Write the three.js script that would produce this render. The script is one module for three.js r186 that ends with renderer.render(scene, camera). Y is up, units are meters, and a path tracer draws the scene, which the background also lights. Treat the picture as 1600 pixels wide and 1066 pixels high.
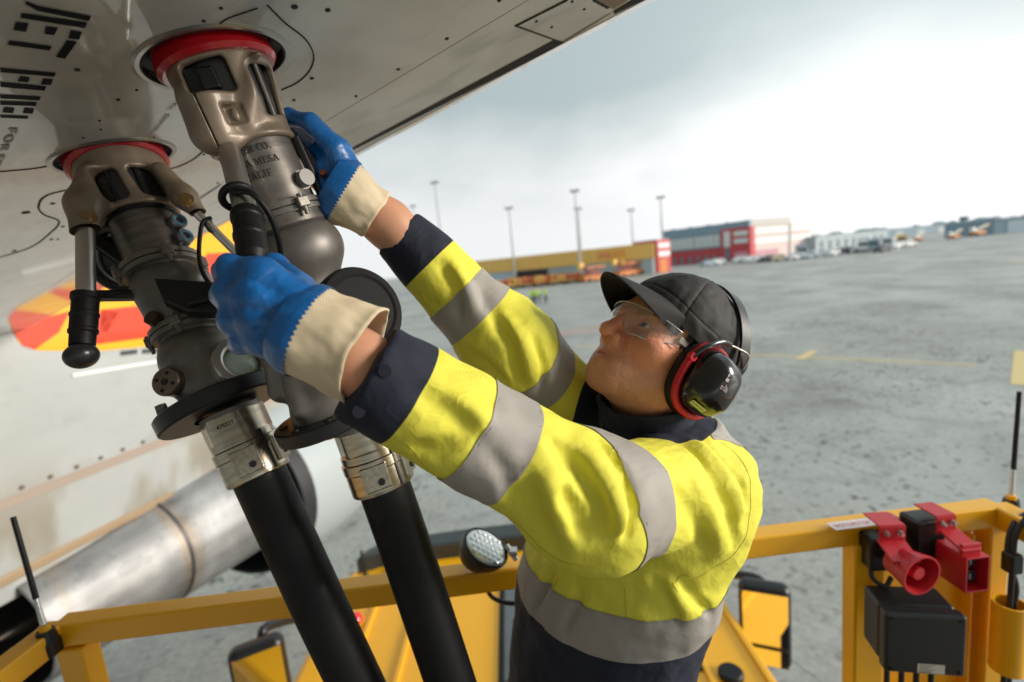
import * as THREE from 'three';
import { mergeGeometries } from 'three/addons/utils/BufferGeometryUtils.js';
import { RoundedBoxGeometry } from 'three/addons/geometries/RoundedBoxGeometry.js';

// ---------------------------------------------------------------- camera, sky, sun, exposure
const V = (x = 0, y = 0, z = 0) => new THREE.Vector3(x, y, z);
const scene = new THREE.Scene();
const FOCAL = 770, EYE = V(0, 4.4, 0);
const camera = new THREE.PerspectiveCamera(2 * Math.atan(533 / FOCAL) * 180 / Math.PI, 1024 / 682, 0.05, 4000);
camera.position.copy(EYE);
camera.rotation.set(-8.5 * Math.PI / 180, 0, -5.5 * Math.PI / 180, 'YXZ');
camera.focus = 0.62; camera.userData.fStop = 2.7;
camera.updateMatrixWorld(true);
scene.add(camera);

const renderer = new THREE.WebGLRenderer({ antialias: true });
renderer.setSize(1024, 682);
renderer.toneMapping = THREE.LinearToneMapping;
renderer.toneMappingExposure = 3.0;
renderer.shadowMap.enabled = true;

const clamp = (x, a = 0, b = 1) => Math.min(b, Math.max(a, x));
const sstep = (a, b, x) => { const t = clamp((x - a) / (b - a)); return t * t * (3 - 2 * t); };
const lerp = (a, b, t) => a + (b - a) * t;
// seeded random and value noise
function rng(seed) { let s = seed >>> 0; return () => { s = (s + 0x6d2b79f5) >>> 0; let t = Math.imul(s ^ (s >>> 15), 1 | s); t = (t + Math.imul(t ^ (t >>> 7), 61 | t)) ^ t; return ((t ^ (t >>> 14)) >>> 0) / 4294967296; }; }
const hash3 = (x, y, z) => { let h = Math.imul(x | 0, 374761393) ^ Math.imul(y | 0, 668265263) ^ Math.imul(z | 0, 2147483647 ^ 0x5bd1e995); h = Math.imul(h ^ (h >>> 13), 1274126177); h ^= h >>> 16; return (h >>> 0) / 4294967296; };
function noise3(x, y, z) {
  const ix = Math.floor(x), iy = Math.floor(y), iz = Math.floor(z); let fx = x - ix, fy = y - iy, fz = z - iz;
  fx = fx * fx * (3 - 2 * fx); fy = fy * fy * (3 - 2 * fy); fz = fz * fz * (3 - 2 * fz);
  const c = (a, b, d) => hash3(ix + a, iy + b, iz + d);
  return lerp(lerp(lerp(c(0, 0, 0), c(1, 0, 0), fx), lerp(c(0, 1, 0), c(1, 1, 0), fx), fy), lerp(lerp(c(0, 0, 1), c(1, 0, 1), fx), lerp(c(0, 1, 1), c(1, 1, 1), fx), fy), fz);
}
function fbm(x, y, z = 0, n = 4) { let s = 0, a = 0.5, t = 0; for (let i = 0; i < n; i++) { s += a * noise3(x, y, z + i * 7.3); t += a; a *= 0.5; x *= 2.03; y *= 2.03; z *= 2.03; } return s / t; }

{ // overcast sky: grey-blue deck, bright where the sun stands behind it
  const W = 1024, H = 512, data = new Float32Array(W * H * 4);
  const glow = V((1385 - 800) / FOCAL, (533 - 195) / FOCAL, -1).applyQuaternion(camera.quaternion).normalize(), d = V();
  for (let r = 0; r < H; r++) for (let c = 0; c < W; c++) {
    const el = ((r + 0.5) / H - 0.5) * Math.PI, az = ((c + 0.5) / W - 0.5) * 2 * Math.PI;
    d.set(Math.cos(az) * Math.cos(el), Math.sin(el), Math.sin(az) * Math.cos(el));
    const ang = Math.acos(clamp(d.dot(glow), -1, 1)), y = Math.max(d.y, 0), k = 1 / (y + 0.22);
    const n = fbm(d.x * k * 1.3 + 3.1, d.z * k * 1.3 + 1.7, 0.5, 5), n2 = fbm(d.x * k * 3.4 + 9, d.z * k * 3.4, 4.2, 4), e = Math.asin(y) * 180 / Math.PI;
    const cloud = clamp(sstep(20, 6, e) * 0.93 + (n * 0.7 + n2 * 0.3 - 0.5) * 1.35 * sstep(2, 10, e) + 0.3 * Math.exp(-ang * ang / 0.05), 0, 1);
    const g = Math.exp(-ang * ang / 0.06) * 0.085 + Math.exp(-ang * ang / 0.25) * 0.035, lift = 1 + 0.45 * sstep(0.5, 0.95, y);
    const base = [0.146, 0.176, 0.182], white = [0.302, 0.307, 0.31];
    for (let q = 0; q < 3; q++) data[(r * W + c) * 4 + q] = d.y < -0.02 ? 0.15 : (lerp(base[q], white[q], cloud) + g) * lift;
    data[(r * W + c) * 4 + 3] = 1;
  }
  const t = new THREE.DataTexture(data, W, H, THREE.RGBAFormat, THREE.FloatType);
  t.mapping = THREE.EquirectangularReflectionMapping; t.magFilter = THREE.LinearFilter; t.needsUpdate = true;
  scene.background = t; scene.environment = t;
}
const sun = new THREE.DirectionalLight(new THREE.Color(1, 0.92, 0.82), 1.35);
sun.position.set(0.2 + 0.93 * 40, 3.9 + 0.27 * 40, -0.8 + 0.16 * 40); sun.target.position.set(0.2, 3.9, -0.8);
sun.castShadow = true; sun.shadow.radius = 40; sun.shadow.mapSize.set(2048, 2048);
Object.assign(sun.shadow.camera, { left: -15, right: 15, top: 15, bottom: -15, near: 1, far: 90 });
scene.add(sun, sun.target);

// ---------------------------------------------------------------- helpers
const ray = (px, py) => V((px - 800) / FOCAL, -(py - 533) / FOCAL, -1).applyQuaternion(camera.quaternion);   // a direction of length 1 along the lens axis
const P = (px, py, d) => ray(px, py).multiplyScalar(d).add(EYE);
const onPlane = (px, py, p0, n) => { const r = ray(px, py); return r.multiplyScalar(p0.clone().sub(EYE).dot(n) / r.dot(n)).add(EYE); };
const atY = (px, py, y) => onPlane(px, py, V(0, y, 0), V(0, 1, 0));
const taken = new Map();
const numbered = (n) => { const k = taken.get(n) ?? 0; taken.set(n, k + 1); return k ? n + '_' + String(k).padStart(3, '0') : n; };
function mesh(name, geo, mat, parent = scene) {
  const g = Array.isArray(geo) ? mergeGeometries(geo.map((x) => { x = x.index ? x.toNonIndexed() : x; for (const k of Object.keys(x.attributes)) if (!['position', 'normal', 'uv'].includes(k)) x.deleteAttribute(k); if (!x.attributes.uv) x.setAttribute('uv', new THREE.BufferAttribute(new Float32Array(x.attributes.position.count * 2), 2)); return x; })) : geo;
  const m = new THREE.Mesh(g, mat); m.name = parent === scene ? numbered(name) : name; m.castShadow = m.receiveShadow = true; parent.add(m); return m;
}
function tag(o, label, category, group, kind) { if (label) o.userData.label = label; if (category) o.userData.category = category; if (group) o.userData.group = group; if (kind) o.userData.kind = kind; return o; }
function thing(name, label, category, pos = V(), group) { const g = new THREE.Group(); g.name = numbered(name); g.position.copy(pos); scene.add(g); return tag(g, label, category, group); }
const structure = (o) => { o.userData.kind = 'structure'; return o; };
// move world-space geometry to the place of the group that will hold it
const shift = (g, o) => { for (const x of Array.isArray(g) ? g : [g]) x.translate(-o.x, -o.y, -o.z); return g; };
const srgb = (h) => new THREE.Color(h);
const mat = (color, roughness = 0.6, more = {}) => new THREE.MeshPhysicalMaterial({ color: Array.isArray(color) ? new THREE.Color().setRGB(...color) : color, roughness, ...more });
function texture(w, h, fn, color = true) {   // fn(u, v) -> [r, g, b] in sRGB 0..1 (or a number)
  const d = new Uint8Array(w * h * 4);
  for (let y = 0; y < h; y++) for (let x = 0; x < w; x++) { const c = fn((x + 0.5) / w, (y + 0.5) / h), o = (y * w + x) * 4; for (let q = 0; q < 3; q++) d[o + q] = clamp(typeof c === 'number' ? c : c[q]) * 255; d[o + 3] = 255; }
  const t = new THREE.DataTexture(d, w, h); t.magFilter = THREE.LinearFilter; t.wrapS = t.wrapT = THREE.RepeatWrapping; if (color) t.colorSpace = THREE.SRGBColorSpace; t.needsUpdate = true; return t;
}
function print(w, h, draw) { const c = document.createElement('canvas'); c.width = w; c.height = h; draw(c.getContext('2d'), w, h); const t = new THREE.CanvasTexture(c); t.colorSpace = THREE.SRGBColorSpace; return t; }
// a matrix whose y axis runs from a towards b; its z axis leans to `hint`
function along(a, b, hint = V(0, 0, 1)) { const y = b.clone().sub(a).normalize(), x = y.clone().cross(hint).normalize(), z = x.clone().cross(y); return new THREE.Matrix4().makeBasis(x, y, z).setPosition(a); }
const basis = (o, x, y, z) => new THREE.Matrix4().makeBasis(x, y, z).setPosition(o);
const rod = (a, b, r1, r2 = r1, seg = 20, open = false) => { const l = a.distanceTo(b); return new THREE.CylinderGeometry(r2, r1, l, seg, 1, open).translate(0, l / 2, 0).applyMatrix4(along(a, b, Math.abs(b.y - a.y) > 0.98 * l ? V(1, 0, 0.1) : V(0, 1, 0.01))); };
// lathe: pts = [radius, height along axis]; sharp corners are kept by doubling points
function lathe(pts, m, seg = 40) {
  const q = []; for (let i = 0; i < pts.length; i++) { const [r, y] = pts[i]; q.push(new THREE.Vector2(r, y)); }
  const parts = []; for (let i = 0; i + 1 < q.length; i++) { const a = q[i], b = q[i + 1]; if (a.distanceTo(b) > 1e-7) parts.push(new THREE.LatheGeometry([a, b], seg)); }
  const g = mergeGeometries(parts); return m ? g.applyMatrix4(m) : g;
}
const smoothLathe = (pts, m, seg = 48) => { const g = new THREE.LatheGeometry(pts.map((p) => new THREE.Vector2(p[0], p[1])), seg); return m ? g.applyMatrix4(m) : g; };
const box = (w, h, d, r = 0.004, seg = 2) => (r > 0 ? new RoundedBoxGeometry(w, h, d, seg, Math.min(r, w / 2.01, h / 2.01, d / 2.01)) : new THREE.BoxGeometry(w, h, d));
const tube = (pts, r, seg = 40, rad = 10) => new THREE.TubeGeometry(new THREE.CatmullRomCurve3(pts), seg, r, rad);
// a flat polygon from world points, facing `n`
function poly(pts, n) {
  const o = pts[0], z = n.clone().normalize(), x = pts[1].clone().sub(o); x.addScaledVector(z, -x.dot(z)).normalize(); const y = z.clone().cross(x);
  const s = new THREE.Shape(pts.map((p) => { const d = p.clone().sub(o); return new THREE.Vector2(d.dot(x), d.dot(y)); }));
  return new THREE.ShapeGeometry(s).applyMatrix4(basis(o, x, y, z));
}
function slab(pts, n, depth, bevel = 0) {   // poly with thickness, growing along n
  const o = pts[0], z = n.clone().normalize(), x = pts[1].clone().sub(o); x.addScaledVector(z, -x.dot(z)).normalize(); const y = z.clone().cross(x);
  const s = new THREE.Shape(pts.map((p) => { const d = p.clone().sub(o); return new THREE.Vector2(d.dot(x), d.dot(y)); }));
  return new THREE.ExtrudeGeometry(s, { depth, bevelEnabled: bevel > 0, bevelSize: bevel, bevelThickness: bevel, bevelSegments: 2 }).applyMatrix4(basis(o, x, y, z));
}
// ---- signed distance fields meshed by surface nets
const smin = (a, b, k) => { const h = Math.max(k - Math.abs(a - b), 0) / k; return Math.min(a, b) - h * h * k * 0.25; };
const smax = (a, b, k) => -smin(-a, -b, k);
const len = Math.hypot;
function capsule(a, b, r1, r2 = r1) { const ax = a.x, ay = a.y, az = a.z, dx = b.x - ax, dy = b.y - ay, dz = b.z - az, l = dx * dx + dy * dy + dz * dz || 1e-9; return (x, y, z) => { const px = x - ax, py = y - ay, pz = z - az, t = clamp((px * dx + py * dy + pz * dz) / l); return len(px - dx * t, py - dy * t, pz - dz * t) - lerp(r1, r2, t); }; }
const ell = (c, rx, ry, rz) => (x, y, z) => { const px = (x - c.x), py = (y - c.y), pz = (z - c.z), k0 = len(px / rx, py / ry, pz / rz), k1 = len(px / rx / rx, py / ry / ry, pz / rz / rz); return k1 < 1e-9 ? -Math.min(rx, ry, rz) : k0 * (k0 - 1) / k1; };
const bx = (x, y, z, hx, hy, hz, r = 0) => { const qx = Math.abs(x) - hx + r, qy = Math.abs(y) - hy + r, qz = Math.abs(z) - hz + r; return len(Math.max(qx, 0), Math.max(qy, 0), Math.max(qz, 0)) + Math.min(Math.max(qx, qy, qz), 0) - r; };
const cyl = (x, y, z, r, h, e = 0) => { const d = len(x, z) - r + e, q = Math.abs(y) - h + e; return Math.min(Math.max(d, q), 0) + len(Math.max(d, 0), Math.max(q, 0)) - e; };
function field(f, lo, hi, h, color) {
  const n = [0, 1, 2].map((i) => Math.ceil((hi.getComponent(i) - lo.getComponent(i)) / h) + 1), [nx, ny, nz] = n, B = 8;
  const val = new Float32Array(nx * ny * nz).fill(1e3), id = (i, j, k) => (k * ny + j) * nx + i, seen = new Uint8Array(nx * ny * nz), blocks = [];
  for (let k = 0; k < nz; k += B) for (let j = 0; j < ny; j += B) for (let i = 0; i < nx; i += B) {
    const c = f(lo.x + (i + B / 2) * h, lo.y + (j + B / 2) * h, lo.z + (k + B / 2) * h);
    if (Math.abs(c) > B * h * 1.5) continue;
    blocks.push([i, j, k]);
    for (let c2 = k; c2 <= Math.min(k + B, nz - 1); c2++) for (let b = j; b <= Math.min(j + B, ny - 1); b++) for (let a = i; a <= Math.min(i + B, nx - 1); a++) { const q = id(a, b, c2); if (!seen[q]) { seen[q] = 1; val[q] = f(lo.x + a * h, lo.y + b * h, lo.z + c2 * h); } }
  }
  const vert = new Int32Array(nx * ny * nz).fill(-1), pos = [], nor = [], idx = [], E = [[0, 1], [2, 3], [4, 5], [6, 7], [0, 2], [1, 3], [4, 6], [5, 7], [0, 4], [1, 5], [2, 6], [3, 7]], e = h * 0.5;
  const each = (fn) => { for (const [i0, j0, k0] of blocks) for (let k = k0; k < Math.min(k0 + B, nz - 1); k++) for (let j = j0; j < Math.min(j0 + B, ny - 1); j++) for (let i = i0; i < Math.min(i0 + B, nx - 1); i++) fn(i, j, k); };
  const v = new Float32Array(8);
  each((i, j, k) => {
    let m = 0; for (let q = 0; q < 8; q++) { v[q] = val[id(i + (q & 1), j + ((q >> 1) & 1), k + (q >> 2))]; if (v[q] < 0) m++; }
    if (m === 0 || m === 8) return;
    let x = 0, y = 0, z = 0, c = 0;
    for (const [a, b] of E) if ((v[a] < 0) !== (v[b] < 0)) { const t = v[a] / (v[a] - v[b]); x += lerp(a & 1, b & 1, t); y += lerp((a >> 1) & 1, (b >> 1) & 1, t); z += lerp(a >> 2, b >> 2, t); c++; }
    vert[id(i, j, k)] = pos.length / 3;
    x = lo.x + (i + x / c) * h; y = lo.y + (j + y / c) * h; z = lo.z + (k + z / c) * h;
    let gx = f(x + e, y, z) - f(x - e, y, z), gy = f(x, y + e, z) - f(x, y - e, z), gz = f(x, y, z + e) - f(x, y, z - e); const l = len(gx, gy, gz) || 1; gx /= l; gy /= l; gz /= l;
    const d = clamp(f(x, y, z), -h * 0.5, h * 0.5); pos.push(x - gx * d, y - gy * d, z - gz * d); nor.push(gx, gy, gz);
  });
  const quad = (a, b, c, d, flip) => { if (a < 0 || b < 0 || c < 0 || d < 0) return; flip ? idx.push(a, c, b, a, d, c) : idx.push(a, b, c, a, c, d); };
  each((i, j, k) => {
    const s = val[id(i, j, k)] < 0;
    if (j && k && (val[id(i + 1, j, k)] < 0) !== s) quad(vert[id(i, j - 1, k - 1)], vert[id(i, j, k - 1)], vert[id(i, j, k)], vert[id(i, j - 1, k)], !s);
    if (i && k && (val[id(i, j + 1, k)] < 0) !== s) quad(vert[id(i - 1, j, k - 1)], vert[id(i - 1, j, k)], vert[id(i, j, k)], vert[id(i, j, k - 1)], !s);
    if (i && j && (val[id(i, j, k + 1)] < 0) !== s) quad(vert[id(i - 1, j - 1, k)], vert[id(i, j - 1, k)], vert[id(i, j, k)], vert[id(i - 1, j, k)], !s);
  });
  const g = new THREE.BufferGeometry(); g.setAttribute('position', new THREE.Float32BufferAttribute(pos, 3)); g.setAttribute('normal', new THREE.Float32BufferAttribute(nor, 3)); g.setIndex(idx);
  if (color) { const c = new Float32Array(pos.length); for (let i = 0; i < pos.length; i += 3) { const q = color(pos[i], pos[i + 1], pos[i + 2], nor[i], nor[i + 1], nor[i + 2]); c[i] = q[0]; c[i + 1] = q[1]; c[i + 2] = q[2]; } g.setAttribute('color', new THREE.BufferAttribute(c, 3)); }
  return g;
}
// the part of an indexed geometry where s(x, y, z) > 0, cut exactly; grown outwards by `out`
function cut(g, s, out = 0) {
  const p = g.attributes.position.array, n = g.attributes.normal.array, col = g.attributes.color?.array, ix = g.index.array, S = new Float32Array(p.length / 3);
  for (let i = 0; i < S.length; i++) S[i] = s(p[i * 3], p[i * 3 + 1], p[i * 3 + 2]);
  const P2 = [], N2 = [], C2 = [], I2 = [], keep = new Map(), edge = new Map();
  const put = (a, b, t) => { const k = P2.length / 3; for (let q = 0; q < 3; q++) { const nn = lerp(n[a * 3 + q], n[b * 3 + q], t); P2.push(lerp(p[a * 3 + q], p[b * 3 + q], t) + nn * out); N2.push(nn); if (col) C2.push(lerp(col[a * 3 + q], col[b * 3 + q], t)); } return k; };
  const one = (a) => { if (!keep.has(a)) keep.set(a, put(a, a, 0)); return keep.get(a); };
  const two = (a, b) => { const k = a < b ? a * 1e7 + b : b * 1e7 + a; if (!edge.has(k)) edge.set(k, put(a, b, S[a] / (S[a] - S[b]))); return edge.get(k); };
  for (let i = 0; i < ix.length; i += 3) {
    const out2 = []; for (let q = 0; q < 3; q++) { const a = ix[i + q], b = ix[i + (q + 1) % 3]; if (S[a] > 0) out2.push(one(a)); if ((S[a] > 0) !== (S[b] > 0)) out2.push(two(a, b)); }
    for (let q = 1; q + 1 < out2.length; q++) I2.push(out2[0], out2[q], out2[q + 1]);
  }
  const r = new THREE.BufferGeometry(); r.setAttribute('position', new THREE.Float32BufferAttribute(P2, 3)); r.setAttribute('normal', new THREE.Float32BufferAttribute(N2, 3)); if (col) r.setAttribute('color', new THREE.Float32BufferAttribute(C2, 3)); r.setIndex(I2); return r;
}
// ---------------------------------------------------------------- the apron
{
  const conc = texture(1024, 1024, (u, v) => {
    const S = (f, z) => { const a = fbm(u * f, v * f, z, 4), b = fbm((u - 1) * f, v * f, z, 4), c = fbm(u * f, (v - 1) * f, z, 4), d = fbm((u - 1) * f, (v - 1) * f, z, 4); return lerp(lerp(a, b, u), lerp(c, d, u), v); };
    const big = S(5, 1), mid = S(22, 5), fine = noise3(u * 300, v * 300, 2), wet = sstep(0.55, 0.72, S(11, 9)), patch = sstep(0.4, 0.62, S(8, 31)), speck = sstep(0.56, 0.66, S(150, 13)) * (0.25 + 0.75 * patch);
    const vein = sstep(0.03, 0.0, Math.abs(S(6, 41) - 0.5)) * 0.05; const g = 0.628 + (big - 0.5) * 0.2 + (mid - 0.5) * 0.13 + (fine - 0.5) * 0.08 - wet * 0.06 - speck * 0.33 - vein;
    return [g * 1.0, g * 1.0, g * 0.97];
  });
  const rough = texture(512, 512, (u, v) => { const n = fbm(u * 9, v * 9, 4), m = fbm((u - 1) * 9, v * 9, 4); return 0.42 + 0.4 * sstep(0.35, 0.7, lerp(n, m, u)); }, false);
  const tex = (t, r) => { const c = t.clone(); c.repeat.set(r, r); c.needsUpdate = true; return c; };
  const far = mat('#ffffff', 1, { map: tex(conc, 1 / 14), roughnessMap: tex(rough, 1 / 31) });
  const ground = new THREE.Group(); ground.name = 'ground'; scene.add(ground); structure(ground);
  const uvm = (g) => { const p = g.attributes.position, u = g.attributes.uv; for (let i = 0; i < p.count; i++) u.setXY(i, p.getX(i) + 0.07 * p.getZ(i), p.getZ(i)); return g; };
  mesh('ground_sheet', uvm(new THREE.PlaneGeometry(5000, 5000, 50, 50).rotateX(-Math.PI / 2).translate(0, -0.008, 0)), far, ground);
  const r = rng(5), turn = new THREE.Matrix4().makeRotationY(0.42), slabM = [0, 1, 2].map((k) => mat([0.97 - k * 0.02, 0.97 - k * 0.02, 0.96 - k * 0.022], 1, { map: far.map, roughnessMap: far.roughnessMap }));
  for (let i = -6; i < 9; i++) for (let j = -8; j < 2; j++) {   // cast concrete slabs with open joints
    const g = new THREE.BoxGeometry(4.985, 0.03, 4.985).translate(i * 5 + 1.8, -0.0155 - r() * 0.001, j * 5 + 0.6).applyMatrix4(turn);
    mesh('concrete_slab', uvm(g), slabM[Math.floor(r() * 3)], ground);
  }
  // painted markings, a few millimetres thick
  const yellow = mat([0.68, 0.53, 0.24], 0.7), white = mat([0.72, 0.72, 0.7], 0.6), red = mat([0.55, 0.2, 0.17], 0.6), grey = mat([0.6, 0.6, 0.56], 0.6);
  const strip = (name, a, b, w, m, y = 0.006) => { const A = atY(...a, 0), B = atY(...b, 0), d = B.clone().sub(A), l = d.length(); const o = mesh(name, box(l, 0.004, w, 0), m); o.position.copy(A).lerp(B, 0.5).setY(y); o.rotation.y = Math.atan2(-d.z, d.x); return structure(o); };
  strip('ground_marking', [900, 541], [1526, 571], 0.17, yellow);
  strip('ground_marking', [1248, 562], [1272, 549], 0.3, yellow, 0.011);
  strip('ground_marking', [1610, 549], [1610, 603], 0.75, yellow);
  strip('ground_marking', [560, 583], [935, 509], 0.22, red);
  strip('ground_marking', [860, 529], [1010, 500], 0.2, red, 0.011);
  strip('ground_marking', [1278, 412], [1299, 409], 0.8, white);
  strip('ground_marking', [1432, 408], [1446, 407], 0.8, white);
  strip('ground_marking', [1582, 408], [1620, 408], 0.9, yellow);
  strip('ground_marking', [620, 505], [780, 478], 0.3, grey);
}
// ---------------------------------------------------------------- buildings on the far side
const C = { yel: mat([0.8, 0.5, 0.13], 0.6), grey: mat([0.5, 0.53, 0.54], 0.6), dark: mat([0.05, 0.04, 0.04], 0.8), steel: mat([0.42, 0.52, 0.58], 0.5), red: mat([0.5, 0.055, 0.06], 0.55), pane: mat([0.62, 0.68, 0.66], 0.15), pale: mat([0.75, 0.6, 0.56], 0.7), stone: mat([0.62, 0.58, 0.54], 0.7), white: mat([0.78, 0.78, 0.76], 0.5), glass: mat([0.08, 0.1, 0.12], 0.12), orange: mat([0.62, 0.2, 0.03], 0.5), rust: mat([0.4, 0.08, 0.03], 0.6), tyre: mat([0.03, 0.03, 0.03], 0.8), frame: mat([0.16, 0.19, 0.22], 0.5), slate: mat([0.22, 0.32, 0.39], 0.55), sage: mat([0.36, 0.44, 0.46], 0.6), mauve: mat([0.62, 0.3, 0.36], 0.7) };
{
  // a group whose x runs along the wall, z out of it towards the apron
  const wallAt = (name, label, category, a, b) => { const g = thing(name, label, category, a.clone()); const d = b.clone().sub(a); g.rotation.y = Math.atan2(-d.z, d.x); return [g, d.length()]; };
  const part = (g, name, m, x0, x1, y0, y1, z0 = 0, z1 = 0.3) => { const o = mesh(name, box(x1 - x0, y1 - y0, z1 - z0, 0), m, g); o.position.set((x0 + x1) / 2, (y0 + y1) / 2, (z0 + z1) / 2); return o; };
  { // long hangar under a deep yellow fascia
    const [g, L] = wallAt('hangar', 'long low hangar with a deep yellow fascia over grey doors', 'hangar', V(-14, 0, -131), V(33, 0, -110.5));
    part(g, 'wall', C.grey, 0, L, 0, 3.4, -18, 0);
    part(g, 'roof', C.grey, 0.3, L - 0.3, 6.1, 6.4, -17.6, -0.2);
    const fascia = part(g, 'fascia', C.yel, -0.3, L + 0.3, 3.4, 6.75, -0.2, 0.5);
    const t = print(512, 160, (c, w, h) => { c.fillStyle = '#e3aa45'; c.fillRect(0, 0, w, h); c.fillStyle = '#cf6d7c'; c.font = 'italic bold 118px sans-serif'; c.fillText('DHL', 30, 122); c.fillRect(0, 60, 24, 12); c.fillRect(300, 60, 200, 12); });
    const s = mesh('fascia_lettering', new THREE.PlaneGeometry(6.4, 2), mat('#ffffff', 0.7, { map: t }), g); s.position.set(L - 9.2, 5.0, 0.515);
    part(g, 'corrugated_door', C.steel, 6, 17.5, 0, 3.3, 0.02, 0.3);
    part(g, 'door_opening', C.dark, 17.5, 26.5, 0, 3.2, 0.02, 0.12);
    for (let i = 0; i < 8; i++) { const x = 26.7 + i * 3.05, d = part(g, 'sliding_door', C.sage, x, x + 2.95, 0, 3.3, 0.03, 0.25); part(d, 'door_rail', C.grey, -1.5, -1.36, -1.6, 1.6, 0.1, 0.2); }
    for (let i = 0; i < 7; i++) part(g, 'fascia_seam', C.orange, 6 + i * 6.2, 6.06 + i * 6.2, 3.4, 6.75, 0.5, 0.505);
  }
  { // red office building
    const [g, L] = wallAt('office_building', 'red and slate office building with a long glazed hall', 'building', V(50.5, 0, -158), V(69.2, 0, -140));
    const H = 11;
    part(g, 'wall', C.red, 0, L, 0, 4.1, -14, 0);
    part(g, 'upper_wall', C.slate, 0, L, 8.3, H, -14, 0.4);
    part(g, 'hall_frame', C.frame, 1.5, 18.3, 4.1, 8.3, -13, 0.1);
    for (let i = 0; i < 2; i++) for (let j = 0; j < 2; j++) part(g, 'window_pane', C.pane, 2.3 + i * 7.9, 9.9 + i * 7.9, 4.7 + j * 1.75, 6.35 + j * 1.75, 0.1, 0.18);
    for (let i = 1; i < 8; i++) part(g, 'mullion', C.frame, 2.3 + i * 1.95, 2.36 + i * 1.95, 4.6, 8.2, 0.18, 0.24); for (const y of [5.5, 7.3]) part(g, 'transom', C.frame, 2.3, 17.8, y, y + 0.07, 0.181, 0.22);
    for (let i = 0; i < 6; i++) part(g, 'plinth_door', C.frame, 3 + i * 2.5, 4.1 + i * 2.5, 0, 2.4, 0, 0.06);
    part(g, 'red_edge', C.red, -0.3, 1.4, 0, 8.4, -2, 0.6); part(g, 'strip_window', C.pane, 1.45, 2.2, 4.6, 8.1, 0.1, 0.3);
    const tower = part(g, 'red_block', C.red, 18.4, L + 0.5, 0, 9.3, -3, 1.2);
    part(g, 'stair_window', C.pane, 19.2, 21, 4.2, 8.6, 1.2, 1.28); part(g, 'door', C.frame, 19.4, 20.8, 0, 3.8, 1.2, 1.26);
    for (const y of [4.9, 7]) part(g, 'block_window', C.pane, 22.0, L - 0.1, y, y + 1.35, 1.2, 1.28);
    part(g, 'signboard', C.mauve, 22, L - 0.2, 1.3, 2.5, 1.2, 1.26);
    part(g, 'roof', C.stone, 0.4, L - 0.4, H - 0.6, H - 0.2, -13.8, 0.2);
    for (let i = 0; i < 4; i++) part(g, 'roof_vent', C.stone, 2 + i * 5.5, 3.2 + i * 5.5, H, H + 0.35, -4, -2);
  }
  { // pale side wing, seen along its flank
    const [g, L] = wallAt('office_side_wing', 'pale pink side wing with two white window bands beside the red building', 'building', V(69.9, 0, -141), V(96, 0, -154));
    part(g, 'wall', C.pale, 0, L * 0.96, 0, 9.2, -8, 0); part(g, 'roof_storey', C.stone, 0, 17.6, 9.2, 11.2, -10, 0.3);
    for (const y of [4.2, 7.0]) for (const [a, b] of [[0.6, 16.6], [18.2, L * 0.94]]) part(g, 'window_band', C.white, a, b, y, y + 1.9, 0, 0.12);
    part(g, 'ledge', C.pale, 0, L * 0.96, 6.45, 6.75, 0, 0.3); part(g, 'pilaster', C.stone, 17.0, 17.8, 0, 9.2, 0, 0.35);
    part(g, 'ground_floor_band', C.mauve, 1, 12, 1.0, 2.4, 0, 0.1); part(g, 'roof', C.stone, 17.8, L * 0.96, 9.2, 9.4, -8, 0.1);
  }
  { // red annex between hangar and office
    const [g] = wallAt('red_annex', 'small red annex with two window bands at the hangar end', 'building', V(34.4, 0, -112), V(39.5, 0, -117));
    part(g, 'wall', C.red, 0, 6.2, 0, 7.3, -6, 0); for (const y of [3.6, 5.5]) part(g, 'window_band', C.white, 0.5, 5.7, y, y + 1.1, 0, 0.1); part(g, 'roof', C.grey, 0.2, 6, 7.3, 7.45, -5.8, -0.2);
    part(g, 'door', C.orange, 1, 4, 0, 2.9, 0, 0.08);
  }
  { // low grey freight row and what follows towards the right
    const [g, L] = wallAt('freight_building', 'low grey freight building with a row of dark dock doors', 'building', V(94, 0, -150), V(139, 0, -180));
    part(g, 'wall', C.sage, 0, L, 0, 4.6, -14, 0); part(g, 'roof', C.grey, -0.2, L + 0.2, 4.6, 4.9, -14, 0.4);
    for (let i = 0; i < 9; i++) part(g, 'dock_door', C.frame, 2.5 + i * 5.6, 5 + i * 5.6, 0.2, 3.3, 0, 0.1);
    const [b, M] = wallAt('blue_shed', 'blue grey shed at the right edge of the apron', 'building', V(160, 0, -162), V(190, 0, -160));
    part(b, 'wall', C.slate, 0, M, 0, 4.7, -20, 0); part(b, 'roof', C.steel, -0.2, M + 0.2, 4.7, 5.0, -20, 0.3); part(b, 'door', C.steel, 4, 12, 0, 4, 0, 0.1);
    const [w, N] = wallAt('far_warehouse', 'distant flat warehouse on the skyline below the mast', 'building', V(190, 0, -300), V(330, 0, -330));
    part(w, 'wall', C.slate, 0, N, 0, 5, -30, 0); part(w, 'roof', C.steel, 0, N, 5, 5.5, -30, 0.4);
    for (let i = 0; i < 8; i++) part(w, 'door', C.grey, 6 + i * 17, 12 + i * 17, 0, 3.6, 0, 0.1);
    const t = thing('control_tower', 'tiny control tower on the far skyline', 'tower', V(372, 0, -402));
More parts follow.
